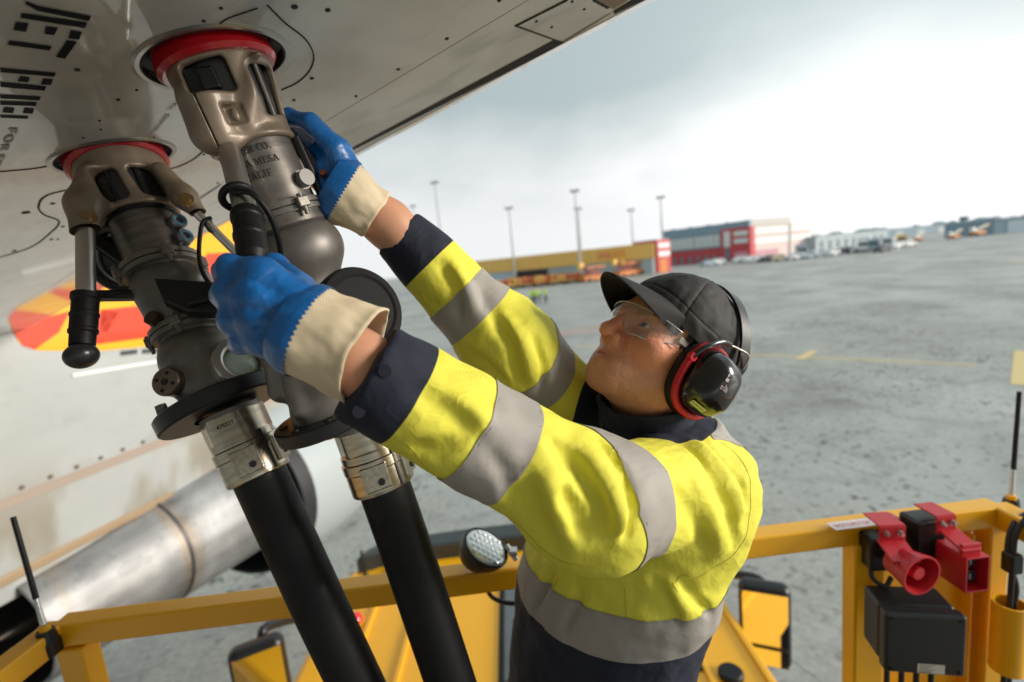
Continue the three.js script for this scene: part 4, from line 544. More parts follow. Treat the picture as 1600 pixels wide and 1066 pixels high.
function hose(label, pts, r, tops, letters) {
  const g = thing('fuel_hose', label, 'fuel hose', pts[0].clone()), q = pts.map((p) => p.clone().sub(pts[0])), c = new THREE.CatmullRomCurve3(q), d = pts[1].clone().sub(pts[0]).normalize();
  const sheen = mat([0.0065, 0.0068, 0.0078], 0.62, { specularIntensity: 0.5, roughnessMap: hoseR, bumpMap: hoseB, bumpScale: 0.0008 }); mesh('hose_tube', new THREE.TubeGeometry(c, 120, r, 40), sheen, g);
  const m = along(V(), d.clone().negate(), V(0, 0, 1)), zc = EYE.clone().sub(pts[0]); const y = d.clone().negate(); zc.addScaledVector(y, -zc.dot(y)).normalize(); const fm = basis(V(), y.clone().cross(zc), y, zc);
  const [fr, fl, hr, hl] = tops, ap = (x) => x.applyMatrix4(fm);
  const fer = mesh('ferrule', ap(lathe([[fr * 0.93, -0.002], [fr * 0.99, 0], [fr, 0.004], [fr, fl * 0.55], [fr * 1.03, fl * 0.58], [fr * 1.03, fl * 0.8], [fr * 0.98, fl * 0.83], [fr * 0.98, fl], [fr * 0.8, fl]], null, 48)), NICKEL, g);
  for (const a of [0.55, 0.55 + Math.PI]) mesh('split_line', ap(box(0.003, fl * 0.96, 0.003, 0).translate(0, fl * 0.5, fr * 1.02).rotateY(a)), BLK, fer);
  for (const a of [-0.15, 1.15]) { const pl = mesh('clamp_plate', ap(box(fr * 0.8, fl * 0.6, 0.006, 0.002).translate(0, fl * 0.42, fr * 0.985).rotateY(a)), NICKEL, fer); mesh('screw_recess', ap([new THREE.CylinderGeometry(0.005, 0.005, 0.003, 12).rotateX(Math.PI / 2).translate(0.006, fl * 0.3, fr + 0.003).rotateY(a), new THREE.CylinderGeometry(0.005, 0.005, 0.003, 12).rotateX(Math.PI / 2).translate(0.006, fl * 0.55, fr + 0.003).rotateY(a)].map((x) => x)[0]), BLK, pl); }
  const hex = mesh('hex_fitting', ap(new THREE.CylinderGeometry(hr, hr, hl, 6).rotateY(0.32).translate(0, fl + hl / 2, 0)), NICKEL, g);
  if (letters) { const t = print(256, 64, (c2, w, h) => { c2.fillStyle = '#fff'; c2.font = 'bold 46px sans-serif'; c2.fillText(letters, 20, 48); }); mesh('stamped_number', ap(new THREE.PlaneGeometry(hr * 0.85, 0.011).translate(0, fl + hl * 0.62, hr * 0.872).rotateY(0.32 - Math.PI / 6)), mat([0.03, 0.03, 0.03], 0.6, { alphaMap: t, transparent: true }), hex); }
  mesh('collar', ap(ringY(hr * 0.6, hr * 0.93, fl + hl + 0.006, 0.007)), CASTL, g);
  return g;
}
const grip = (pts) => lathe(pts, null, 32);
{ // ---- the near coupling, held with both hands
  const A = ringR.clone(), B = P(474, 405, 0.682), [g, f, add] = coupling('larger near fuel coupling plugged into the wing and held by the blue gloves', A, B), at = f.at;
  add('red_seal', lathe([[0.0625, 0.014], [0.069, 0.012], [0.0705, -0.008], [0.066, -0.013], [0.06, -0.013]], null, 56), REDS);
  // bronze collar with windows, a lobe that carries the handle, and pockets
  const lobeA = at(318, 150, 0.052), lobeB = at(346, 216, 0.05), w1 = at(324, 119, 0.058), w2 = at(419, 134, 0.04), pk = at(367, 178, 0.058), ax = f.L;
  const lobe = capsule(lobeA, lobeB, 0.026, 0.0185), lobe2 = capsule(at(300, 130, 0.035), at(322, 212, 0.048), 0.016, 0.017), ridge = capsule(at(405, 92, 0.05), at(384, 190, 0.045), 0.0075, 0.011);
  const collar = (x, y, z) => {
    const t = clamp((-y - 0.008) / 0.1), ro = lerp(0.0615, 0.049, t) + 0.004 * sstep(0.85, 1, t), rad = len(x, z), slabD = Math.abs(y + 0.06) - 0.05;
    let d = smax(rad - ro, slabD, 0.006);
    d = smin(d, lobe(x, y, z), 0.022); d = smin(d, lobe2(x, y, z), 0.018); d = smin(d, ridge(x, y, z), 0.012);
    d = smax(d, -(rad - ro + 0.0085), 0.004);
    let win = bx(x - w1.x, y - w1.y, z - w1.z, 0.025, 0.0195, 0.03, 0.006); win = Math.min(win, bx(x - w2.x, (y - w2.y) - (x - w2.x) * 0.2, z - w2.z, 0.0145, 0.029, 0.04, 0.006));
    for (const a of [2.3, 3.5, 4.5]) { const c = Math.cos(a), s = Math.sin(a), xr = x * c - z * s, zr = x * s + z * c; win = Math.min(win, bx(xr, y + 0.055, zr - 0.06, 0.018, 0.03, 0.03, 0.006)); }
    d = smax(d, -win, 0.005);
    d = smax(d, -bx(x - pk.x, y - pk.y, z - pk.z - 0.008, 0.0105, 0.0105, 0.011, 0.003), 0.004);
    return smax(d, -(bx(x - lobeB.x + 0.006, y - lobeB.y - 0.02, z - lobeB.z - 0.03, 0.0008, 0.045, 0.02)), 0.001);
  };
  sdf(add, 'collar', collar, V(-0.11, -0.15, -0.085), V(0.09, 0.005, 0.11), 0.0016, BRONZE, noiseTint(45, 0.3));
  add('pocket_stud', new THREE.SphereGeometry(0.0055, 14, 10).scale(0.8, 1.4, 0.6).translate(pk.x, pk.y, pk.z - 0.002), BRONZE.clone()).material.vertexColors = false;
  add('window_block', [box(0.02, 0.026, 0.012, 0.003).translate(w1.x + 0.0, w1.y + 0.001, 0.046), box(0.05, 0.04, 0.004, 0.002).translate(w1.x, w1.y, 0.038)], BLK);
  add('inner_sleeve', lathe([[0.047, 0.005], [0.046, -0.06], [0.0395, -0.11], [0.0395, -0.12]], null, 48), mat([0.09, 0.088, 0.09], 0.35, { metalness: 0.7 }));
  for (const a of [0.9, 1.7, -0.8]) add('poppet_rod', rod(V(Math.sin(a) * 0.05, -0.02, Math.cos(a) * 0.05), V(Math.sin(a) * 0.047, -0.09, Math.cos(a) * 0.047), 0.003), CASTL);
  // neck with stamped letters
  const ny = -0.102, nl = 0.155; add('neck_lip', ringY(0.036, 0.0505, ny + 0.004, 0.009), CASTL);
  add('neck', lathe([[0.0455, ny], [0.0462, ny - 0.02], [0.0468, ny - 0.08], [0.0495, ny - nl * 0.74]], null, 64), mat([0.27, 0.25, 0.235], 0.4, { metalness: 0.6, map: scuff }));
  { const t = print(512, 256, (c, w, h) => { c.fillStyle = '#fff'; c.font = 'bold 58px serif'; c.fillText('CARTER CO.', 20, 66); c.fillText('COSTA MESA', 10, 146); c.fillText('CALIF', 130, 226); });
    const cg = new THREE.CylinderGeometry(0.0470, 0.0468, 0.05, 32, 1, true, -1.05, 2.0).translate(0, ny - 0.034, 0); add('stamped_letters', cg, mat([0.03, 0.026, 0.024], 0.7, { alphaMap: t, transparent: true })); }
  const kn = at(474, 280, 0.03); add('side_knob', [new THREE.CylinderGeometry(0.0105, 0.0105, 0.012, 28).rotateX(Math.PI / 2).rotateY(0.55).translate(kn.x + 0.002, kn.y, kn.z + 0.004), new THREE.CylinderGeometry(0.0125, 0.014, 0.018, 28).rotateX(Math.PI / 2).rotateY(0.55).translate(kn.x - 0.006, kn.y, kn.z - 0.009)], mat([0.26, 0.245, 0.23], 0.5, { metalness: 0.4 }));
  const cl = at(452, 330, 0); clampRing(add, cl.y, 0.0535, 0.014, 0.5);
  add('lower_neck', lathe([[0.047, cl.y - 0.004], [0.047, cl.y - 0.02], [0.05, cl.y - 0.024]], null, 56), CASTL);
  // swivel elbow and the lower housing, one casting
  const e0 = at(470, 392, 0), e1 = f.loc(P(494, 485, 0.70)), e2 = f.loc(P(497, 575, 0.715)), e3 = f.loc(P(505, 640, 0.735)), capC = f.loc(P(560, 484, 0.70));
  const parts = [ell(e0, 0.058, 0.05, 0.058), capsule(e0, e1, 0.042, 0.046), capsule(e1, e2, 0.046, 0.046), capsule(e2, e3, 0.046, 0.046), capsule(e1, e1.clone().lerp(capC, 0.12), 0.046, 0.044), capsule(f.loc(P(432, 545, 0.69)), f.loc(P(440, 610, 0.7)), 0.02, 0.018), capsule(f.loc(P(455, 570, 0.68)), f.loc(P(470, 640, 0.69)), 0.012)];
  sdf(add, 'swivel_elbow', (x, y, z) => { let d = 9; for (const p of parts) d = smin(d, p(x, y, z), 0.012); return d; }, V(-0.14, -0.52, -0.13), V(0.17, -0.19, 0.12), 0.0028, CAST, noiseTint(80, 0.22));
  // big black cap on the side
  const cc = P(566, 484, 0.685), cn = P(640, 440, 0.60).sub(cc).normalize(), cm = along(cc, cc.clone().add(cn), V(0, 1, 0)).premultiply(f.inv);
  add('side_cap', lathe([[0.0595, -0.03], [0.0625, -0.026], [0.0625, 0.0], [0.059, 0.006], [0.05, 0.0075], [0.046, 0.005], [0.0001, 0.005]], cm, 64), mat([0.007, 0.007, 0.008], 0.7, { specularIntensity: 0.5 }));
  add('cap_latch', box(0.012, 0.02, 0.026, 0.003).translate(0.064, -0.01, 0).applyMatrix4(cm.clone().multiply(new THREE.Matrix4().makeRotationY(0.6))), BLK);
  // black bolt flange above the hose
  const fc = P(515, 650, 0.742), hd = P(600, 752, 0.75).sub(P(520, 660, 0.738)).normalize(), fm = along(fc, fc.clone().addScaledVector(f.y, 1), f.z).premultiply(f.inv);
  const fl = add('bolt_flange', lathe([[0.04, -0.011], [0.0765, -0.011], [0.079, -0.009], [0.079, 0.009], [0.0765, 0.011], [0.04, 0.011]], fm, 64), BLK);
  for (let k = 0; k < 8; k++) { const a = k / 8 * Math.PI * 2; mesh('bolt_recess', new THREE.CylinderGeometry(0.006, 0.006, 0.004, 14).translate(Math.cos(a) * 0.064, 0.0105, Math.sin(a) * 0.064).applyMatrix4(fm), RUB, fl); }
  // handles: the front one is gripped, the rear one stands behind
  const h0 = P(352, 214, 0.60), h1 = P(386, 338, 0.535), h2 = P(397, 415, 0.505), hm = along(h1, h2).premultiply(f.inv), hl = h1.distanceTo(h2);
  const hb = add('handle', rod(f.loc(h0), f.loc(h1), 0.0122, 0.0122, 28), BARE); add('handle_grip', lathe([[0.012, -0.004], [0.0158, -0.004], [0.0168, 0], [0.0168, 0.006], [0.0155, 0.008], [0.0155, 0.026], [0.0166, 0.028], [0.0166, 0.032], [0.0155, 0.034], [0.0155, hl - 0.012], [0.012, hl - 0.004]], hm, 36), RUB);
  add('handle_collar', new THREE.TorusGeometry(0.0155, 0.0042, 10, 32).rotateX(Math.PI / 2).applyMatrix4(along(P(371, 308, 0.55), h1, V(0, 0, 1)).premultiply(f.inv)), RUB);
  add('lanyard', tube([P(360, 300, 0.535), P(392, 302, 0.53), P(418, 330, 0.54), P(434, 372, 0.56), P(440, 415, 0.59)].map(f.loc), 0.0034, 50), RUB);
  // trigger gear on the far side, in the shade under the glove
  add('release_lever', [box(0.018, 0.075, 0.02, 0.004).applyMatrix4(basis(f.loc(P(478, 245, 0.675)), V(0.95, 0.3, 0), V(-0.3, 0.95, 0), V(0, 0, 1))), box(0.03, 0.03, 0.025, 0.005).applyMatrix4(basis(f.loc(P(500, 282, 0.69)), V(0.9, 0.4, 0), V(-0.4, 0.9, 0), V(0, 0, 1))), rod(f.loc(P(462, 215, 0.66)), f.loc(P(505, 310, 0.68)), 0.006)], BLK);
  add('lever_bolt', new THREE.CylinderGeometry(0.0045, 0.0045, 0.008, 6).rotateX(1.2).translate(...f.loc(P(505, 272, 0.665)).toArray()), mat([0.4, 0.12, 0.05], 0.4, { metalness: 0.7 }));
  hose('black fuel hose nearer the man, hanging from the near coupling', [P(600, 758, 0.755), P(632, 850, 0.762), P(672, 970, 0.775), P(704, 1066, 0.79), P(748, 1200, 0.82), P(780, 1330, 0.88), P(800, 1500, 0.98)], 0.0388, [0.0478, 0.062, 0.046, 0.034]);
}
{ // ---- the far coupling on the left
  const A = ringL.clone(), dA = A.clone().sub(EYE).dot(ray(800, 533)), B = P(345, 635, dA - 0.045), [g, f, add] = coupling('smaller left fuel coupling with a sight glass and hanging black grip', A, B), at = f.at;
  const S = dA / 770 / 1.12;   // metres per pixel here
  add('red_seal', lathe([[0.066, 0.014], [0.0725, 0.012], [0.073, -0.022], [0.068, -0.027], [0.06, -0.027]], null, 56), REDS);
  const legA = [at(140, 275, 0.05), at(133, 320, 0.058), at(133, 362, 0.062)], legB = [at(250, 268, 0.05), at(288, 308, 0.055), at(312, 335, 0.055)], w1 = at(170, 284, 0.06), w2 = at(228, 279, 0.058), yb = at(222, 322, 0.045).y;
  const lg = [capsule(legA[0], legA[1], 0.017, 0.0225), capsule(legA[1], legA[2], 0.0225, 0.018), capsule(legB[0], legB[1], 0.015, 0.0165), capsule(legB[1], legB[2], 0.0165, 0.0115)];
  const collar = (x, y, z) => {
    const t = clamp((-y - 0.024) / (-yb - 0.016)), ro = lerp(0.066, 0.059, t) - 0.006 * Math.sin(t * Math.PI), rad = len(x, z);
    let d = smax(rad - ro, Math.abs(y - yb * 0.5 + 0.0105) + yb * 0.5 + 0.0125, 0.006);
    for (const c of lg) d = smin(d, c(x, y, z), 0.016);
    d = smax(d, -(rad - ro + 0.009), 0.004);
    const k = (x - w2.x), k1 = (x - w1.x); let win = bx(k1 - (y - w1.y) * -0.1, y - w1.y, z - w1.z, 0.0165, 0.0275, 0.03, 0.009); win = Math.min(win, bx(k + (y - w2.y) * 0.2, y - w2.y - 0.002, z - w2.z, 0.0155, 0.026, 0.035, 0.009));
    for (const a of [2.2, 3.2, 4.2, 5.0]) { const c = Math.cos(a), s = Math.sin(a), xr = x * c - z * s, zr = x * s + z * c; win = Math.min(win, bx(xr, y - yb * 0.5, zr - 0.06, 0.018, 0.024, 0.03, 0.008)); }
    return smax(d, -win, 0.005);
  };
  sdf(add, 'collar', collar, V(-0.12, -0.16, -0.09), V(0.14, 0.005, 0.11), 0.0017, BRONZE, noiseTint(45, 0.3));
  const boltM = mat([0.5, 0.36, 0.18], 0.3, { metalness: 0.9 });
  for (const [px, py] of [[135, 336], [290, 310]]) { const p = at(px, py, 0.0795); add('pivot_bolt', [new THREE.CylinderGeometry(0.0115, 0.0115, 0.004, 24).rotateX(Math.PI / 2).translate(p.x, p.y, p.z - 0.004), new THREE.CylinderGeometry(0.0075, 0.0075, 0.006, 6).rotateX(Math.PI / 2).translate(p.x, p.y, p.z)], boltM); }
  add('inner_sleeve', lathe([[0.05, 0.005], [0.049, yb], [0.047, yb - 0.02]], null, 48), mat([0.09, 0.09, 0.095], 0.3, { metalness: 0.7 }));
  for (const a of [0.35, 1.0, -0.4]) add('poppet_rod', rod(V(Math.sin(a) * 0.055, -0.02, Math.cos(a) * 0.052), V(Math.sin(a) * 0.05, yb + 0.01, Math.cos(a) * 0.05), 0.003), BLK);
  const nb = at(253, 414, 0.0).y, nr = 0.0485; add('neck_lip', ringY(0.04, 0.0525, yb + 0.003, 0.007), BLK);
  add('neck', lathe([[nr, yb - 0.003], [nr * 0.995, yb - 0.03], [nr * 0.96, nb + 0.012], [nr * 0.99, nb]], null, 64), mat([0.27, 0.255, 0.245], 0.36, { metalness: 0.65, map: scuff }));
  for (const [px, py] of [[277, 348], [287, 372]]) { const p = at(px, py, 0.034), m = along(p, p.clone().add(V(0.42, -0.1, 0.9)), V(0, 1, 0)); add('port_plug', lathe([[0.0001, 0.004], [0.005, 0.004], [0.0055, 0.010], [0.0105, 0.011], [0.0125, 0.008], [0.0135, -0.012]], m, 28), mat([0.3, 0.3, 0.31], 0.35, { metalness: 0.8 })); add('port_socket', lathe([[0.0058, 0.0105], [0.0085, 0.0118], [0.0092, 0.0108]], m, 24), mat([0.12, 0.35, 0.5], 0.4, { metalness: 0.3 })); }
  const c1 = at(260, 418, 0).y; clampRing(add, c1, 0.058, 0.017, 0.25); add('lower_neck', lathe([[0.047, c1], [0.046, c1 - 0.024]], null, 56), CASTL);
  const c2 = at(300, 514, 0).y, e0 = V(0, c1 - 0.05, 0), e1 = V(0.0, c2 + 0.012, 0);
  const sg = at(372, 575, 0.045), sgc = at(335, 582, 0.0), kb = at(272, 600, 0.03);
  const el = [capsule(V(-0.002, c1 - 0.035, 0), V(0, (c1 + c2) / 2 - 0.006, 0), 0.052, 0.05), capsule(V(0, (c1 + c2) / 2, 0), V(0, c2, 0), 0.044, 0.046), capsule(V(0, c1 - 0.02, 0), V(0.03, c1 - 0.045, 0.02), 0.03)];
  sdf(add, 'swivel_elbow', (x, y, z) => { let d = 9; for (const p of el) d = smin(d, p(x, y, z), 0.01); return Math.max(d, c2 - y); }, V(-0.09, c2 - 0.02, -0.08), V(0.1, c1 + 0.05, 0.09), 0.0026, CAST, noiseTint(80, 0.22));
  const bp = at(241, 497, 0.045); add('drain_plug', new THREE.CylinderGeometry(0.011, 0.012, 0.02, 20).rotateX(1.2).rotateY(-0.5).translate(bp.x, bp.y, bp.z - 0.01), mat([0.12, 0.08, 0.05], 0.35, { metalness: 0.8 }));
  clampRing(add, c2, 0.054, 0.016, -0.2); add('housing_neck', lathe([[0.043, c2], [0.043, c2 - 0.03]], null, 56), CASTL);
  const h0 = V(0.0, at(322, 556, 0).y, 0), h1 = at(346, 622, 0), sn = V(0.35, 0.1, 0.93).normalize();
  const hs = [capsule(h0, h1, 0.057, 0.053), capsule(sgc, sg.clone().addScaledVector(sn, -0.004), 0.038, 0.039), capsule(at(320, 600, 0.02), kb, 0.03, 0.0195)];
  const top2 = h0.y + 0.038, bot2 = at(345, 640, 0).y; const sm = along(sg, sg.clone().add(sn), V(0, 1, 0)), sInv = sm.clone().invert(), tq = V();
  sdf(add, 'sight_housing', (x, y, z) => { let d = 9; for (const p of hs) d = smin(d, p(x, y, z), 0.012); tq.set(x, y, z).applyMatrix4(sInv); return smax(smax(smax(d, bot2 - y, 0.004), y - top2, 0.006), -cyl(tq.x, tq.y - 0.02, tq.z, 0.0275, 0.042), 0.002); }, V(-0.12, bot2 - 0.01, -0.09), V(0.13, top2 + 0.01, 0.12), 0.0024, CAST, noiseTint(80, 0.22));
  add('sight_ring', lathe([[0.0265, 0.018], [0.0275, 0.026], [0.031, 0.028], [0.0405, 0.027], [0.042, 0.024], [0.042, 0.008]], sm, 56), mat([0.55, 0.52, 0.49], 0.33, { metalness: 0.75 }));
  add('sight_glass', smoothLathe([[0.0272, 0.012], [0.02, 0.0185], [0.0001, 0.0205]], sm, 40), mat([0.6, 0.72, 0.64], 0.06, { clearcoat: 1 }));
  { const m = along(kb.clone().add(V(0, 0, 0.008)), kb.clone().add(V(-0.55, 0.1, 0.9)), V(0, 1, 0)); const k = add('selector_knob', lathe([[0.0205, -0.012], [0.0212, 0.014], [0.02, 0.0165], [0.0001, 0.0165]], m, 44), mat([0.24, 0.2, 0.165], 0.28, { metalness: 0.85 })); mesh('centre_socket', new THREE.CylinderGeometry(0.0055, 0.0055, 0.001, 6).translate(0, 0.0171, 0).applyMatrix4(m), BLK, k); for (let q = 0; q < 4; q++) { const a = 0.6 + q * Math.PI / 2; mesh('knob_hole', new THREE.CylinderGeometry(0.0026, 0.0026, 0.001, 12).translate(Math.cos(a) * 0.013, 0.0171, Math.sin(a) * 0.013).applyMatrix4(m), RUB, k); } }
  // black bolt flange, cut out near its rim
  const fc = f.loc(P(347, 632, dA - 0.05)), ftilt = new THREE.Matrix4().makeRotationZ(0.06), fm = new THREE.Matrix4().makeTranslation(fc.x, fc.y, fc.z).multiply(ftilt);
  const fl = add('bolt_flange', lathe([[0.045, -0.0125], [0.0905, -0.0125], [0.093, -0.01], [0.093, 0.01], [0.0905, 0.0125], [0.045, 0.0125]], fm, 72), BLK);
  for (let k = 0; k < 8; k++) { const a = k / 8 * Math.PI * 2 + 0.2; mesh('bolt_recess', new THREE.CapsuleGeometry(0.0075, 0.014, 4, 12).rotateX(Math.PI / 2).scale(1, 0.2, 1).translate(0, 0.0125, 0.075).rotateY(a).applyMatrix4(fm), RUB, fl); }
  const sc = at(275, 650, 0.06); add('hex_screw', new THREE.CylinderGeometry(0.008, 0.009, 0.016, 6).translate(fc.x - 0.072, fc.y + 0.016, fc.z + 0.03), CASTL);
  // handles
  const t0 = at(133, 360, 0.062), t1 = at(134, 464, 0.066), t2 = at(127, 556, 0.068), r0 = 12 * S; add('handle', rod(t0, t1, r0, r0, 28), BARE);
  { const hm = along(t1, t2), hl = t1.distanceTo(t2), r = 17 * S; add('handle_grip', lathe([[r * 0.7, -0.004], [r * 1.06, -0.004], [r * 1.06, 0.004], [r * 0.96, 0.006], [r * 0.96, hl * 0.28], [r * 1.04, hl * 0.3], [r * 1.04, hl * 0.34], [r * 0.98, hl * 0.36], [r * 0.98, hl * 0.56], [r * 1.04, hl * 0.58], [r * 1.04, hl * 0.62], [r * 0.92, hl * 0.64], [r * 0.9, hl * 0.84]], hm, 36), RUB); add('grip_knob', new THREE.SphereGeometry(r * 1.24, 32, 20).scale(1, 0.86, 1).translate(t2.x, t2.y, t2.z), mat([0.02, 0.02, 0.022], 0.3)); }
  const q0 = at(308, 334, 0.055), q1 = at(372, 398, 0.04); add('handle', rod(q0, q1, 7.5 * S, 7 * S, 24), BARE);
  add('lanyard', tube([[330, 340], [318, 346], [312, 372], [312, 410], [322, 436], [338, 452], [352, 440]].map(([x, y]) => at(x, y, 0.068)), 0.0033, 60), RUB); add('lanyard_loop', new THREE.TorusGeometry(0.0105, 0.0028, 8, 28).rotateY(1.1).rotateX(0.5).translate(...at(327, 352, 0.058).toArray()), RUB);
  // dust cap and its straps hang behind on the left
  const dc = at(196, 404, -0.015), dm = along(dc, dc.clone().add(V(-0.45, -0.35, 0.82)), V(0, 1, 0)); const cap = add('dust_cap', lathe([[0.0001, -0.02], [0.05, -0.02], [0.054, -0.014], [0.054, 0.014], [0.05, 0.018], [0.044, 0.016], [0.043, -0.002], [0.0001, -0.004]], dm, 56), BLK);
  mesh('cap_ring', lathe([[0.036, 0.0], [0.038, 0.004], [0.0425, 0.004], [0.043, -0.001]], dm, 56), BARE, cap); for (let k = 0; k < 3; k++) mesh('cap_lug', box(0.011, 0.004, 0.028, 0.0015).translate(0, 0.0, 0.026).rotateY(k * 2.1 + 0.4).applyMatrix4(dm), BARE, cap);
  add('cap_arm', [box(0.02, 0.06, 0.02, 0.004).rotateZ(0.5).translate(...at(172, 392, 0.0).toArray()), box(0.09, 0.014, 0.02, 0.004).rotateZ(-0.3).translate(...at(195, 462, 0.01).toArray())], BLK);
  add('strap_lever', [new THREE.ExtrudeGeometry(new THREE.Shape([[248, 446], [344, 452], [346, 494], [300, 492], [262, 476]].map(([x, y]) => { const p = at(x, y, 0.055); return new THREE.Vector2(p.x, p.y); })), { depth: 0.024, bevelEnabled: true, bevelSize: 0.003, bevelThickness: 0.003, bevelSegments: 3 }).translate(0, 0, 0.05), box(0.042, 0.011, 0.02, 0.003).rotateZ(-0.06).translate(...at(318, 470, 0.078).toArray())], BLK);
  const hz = dA - 0.055; hose('black fuel hose on the left, hanging from the far coupling', [P(405, 742, hz), P(450, 840, hz), P(510, 970, hz + 0.005), P(556, 1066, hz + 0.02), P(620, 1200, hz + 0.05), P(680, 1330, hz + 0.1), P(720, 1500, hz + 0.2)], 39.5 / 770 * hz, [49 / 770 * hz / 1.04, 66 / 770 * hz, 50 / 770 * hz / 1.05, 38 / 770 * hz], '470227');
}
// ---------------------------------------------------------------- the man at the couplings
const man = thing('person', 'man in yellow hi-vis jacket, black cap and blue gloves reaching up to the couplings', 'person', V(0.16, FLOOR, -0.84));
const wear = (n, g, m, par = man) => mesh(n, par === man ? shift(g, man.position) : g, m, par);
{
  const camV = (x, y, z) => V(x, y, z).applyQuaternion(camera.quaternion);
  // joints, placed where they stand
  const shL = P(1080, 762, 0.80), elL = P(932, 788, 0.59), wrL = P(572, 577, 0.492), shR = P(925, 668, 0.98), elR = P(800, 548, 0.80), wrR = P(606, 350, 0.745);
  const neckB = P(1022, 668, 0.85), chest = P(990, 780, 0.89), waist = P(936, 985, 0.95), hips = P(920, 1110, 0.985);
  const up = V(0, 1, 0), left = V(0.55, 0, 0.83).normalize(), fwd = V(-0.83, 0, 0.55).normalize();
  const near = (a, b, r1, r2) => capsule(a, b, r1, r2);
  // torso: an elliptic section that changes from hem to shoulders
  const tors = [[hips, 0.185, 0.15], [waist, 0.192, 0.158], [waist.clone().lerp(chest, 0.5), 0.2, 0.162], [chest, 0.2, 0.155], [neckB.clone().lerp(chest, 0.35), 0.165, 0.115], [neckB, 0.095, 0.085]].map(([c, a, b]) => [c.y, c, a, b]);
  const torso = (x, y, z) => {
    let i = 0; while (i + 2 < tors.length && y > tors[i + 1][0]) i++; const A = tors[i], B = tors[i + 1], t = clamp((y - A[0]) / (B[0] - A[0])), k = t * t * (3 - 2 * t);
    const px = x - lerp(A[1].x, B[1].x, t), pz = z - lerp(A[1].z, B[1].z, t), a = lerp(A[2], B[2], k), b = lerp(A[3], B[3], k), u = px * left.x + pz * left.z, w = px * fwd.x + pz * fwd.z;
    const k0 = len(u / a, w / b), k1 = len(u / a / a, w / b / b); const d = k1 < 1e-6 ? -b : k0 * (k0 - 1) / k1;
    return Math.max(d, y - neckB.y, hips.y - 0.05 - y) * 0.85;
  };
  const armL = near(shL, elL, 0.083, 0.071), foreL = near(elL, wrL, 0.066, 0.0525), armR = near(shR, elR, 0.082, 0.07), foreR = near(elR, wrR, 0.068, 0.043), yokeL = near(neckB.clone().addScaledVector(up, -0.06), shL, 0.075, 0.08), yokeR = near(neckB.clone().addScaledVector(up, -0.06), shR, 0.075, 0.075);
  const trim = (a, b) => { const d = b.clone().sub(a).normalize(), q = b.dot(d); return (x, y, z) => x * d.x + y * d.y + z * d.z - q; };   // beyond the cuff plane
  const endL = trim(elL, wrL), endR = trim(elR, wrR.clone().lerp(elR, 0.06));
  const smooth0 = (x, y, z) => { let d = torso(x, y, z); d = smin(d, yokeL(x, y, z), 0.07); d = smin(d, yokeR(x, y, z), 0.07); let a = smin(armL(x, y, z), foreL(x, y, z), 0.05); a = smax(a, endL(x, y, z), 0.006); let b = smin(armR(x, y, z), foreR(x, y, z), 0.05); b = smax(b, endR(x, y, z), 0.006); return smin(smin(d, a, 0.045), b, 0.05); };
  const hit = (px, py) => { const r = ray(px, py).normalize(), p = EYE.clone().addScaledVector(r, 0.3); for (let i = 0; i < 200; i++) { const d = smooth0(p.x, p.y, p.z); if (d < 0.0008) return p; p.addScaledVector(r, Math.max(d * 0.8, 0.0006)); if (p.distanceTo(EYE) > 1.6) return null; } return p; };
  // creases: [depth, width, pixels along the crease]; positive digs in, negative stands out
  const folds = [];
  const fold = (a, w, ...pts) => { const q = pts.map(([x, y]) => hit(x, y)).filter(Boolean); if (q.length > 1) { const lo = q[0].clone(), hi = q[0].clone(); for (const p of q) { lo.min(p); hi.max(p); } folds.push({ a: a * 1.9, w: w * (a > 0 ? 0.68 : 0.9), q, lo: lo.subScalar(w * 2.4), hi: hi.addScalar(w * 2.4) }); } };
  fold(0.016, 0.012, [868, 700], [905, 735], [935, 785], [948, 830]); fold(-0.010, 0.012, [905, 700], [945, 745], [968, 800], [975, 840]); fold(0.012, 0.009, [935, 690], [975, 740], [985, 800], [978, 845]);
  fold(0.010, 0.014, [870, 760], [895, 800], [915, 840]); fold(-0.008, 0.016, [850, 730], [872, 790], [900, 850]); fold(0.006, 0.02, [820, 745], [835, 800], [860, 850]);
  fold(0.011, 0.011, [1062, 690], [1110, 740], [1140, 800], [1150, 855]); fold(-0.008, 0.012, [1085, 690], [1128, 735], [1160, 800]); fold(0.008, 0.009, [1105, 695], [1150, 740], [1172, 790]); fold(0.009, 0.014, [1055, 760], [1088, 810], [1105, 860]); fold(-0.007, 0.014, [1078, 745], [1110, 800], [1128, 860]);
  fold(0.006, 0.016, [655, 615], [705, 640], [740, 680]); fold(0.007, 0.013, [640, 700], [680, 705], [712, 690]); fold(-0.005, 0.013, [690, 620], [735, 640], [770, 665]); fold(0.004, 0.012, [760, 700], [790, 740], [800, 790]);
  fold(0.007, 0.009, [1020, 905], [1040, 930], [1060, 975]); fold(0.008, 0.01, [1065, 905], [1085, 935], [1112, 962]); fold(-0.006, 0.01, [1045, 915], [1075, 960]); fold(0.007, 0.010, [868, 888], [856, 915], [840, 950]); fold(0.005, 0.012, [905, 915], [900, 950], [880, 985]);
  fold(0.008, 0.011, [690, 415], [712, 450], [718, 500]); fold(-0.006, 0.011, [705, 405], [730, 450], [745, 490]); fold(0.008, 0.012, [770, 490], [800, 540], [812, 600]); fold(-0.006, 0.012, [790, 495], [822, 545], [836, 590]); fold(0.006, 0.01, [835, 530], [850, 580], [845, 620]); fold(0.005, 0.012, [660, 470], [690, 480], [720, 470]); fold(0.006, 0.01, [720, 545], [750, 560], [790, 600]);
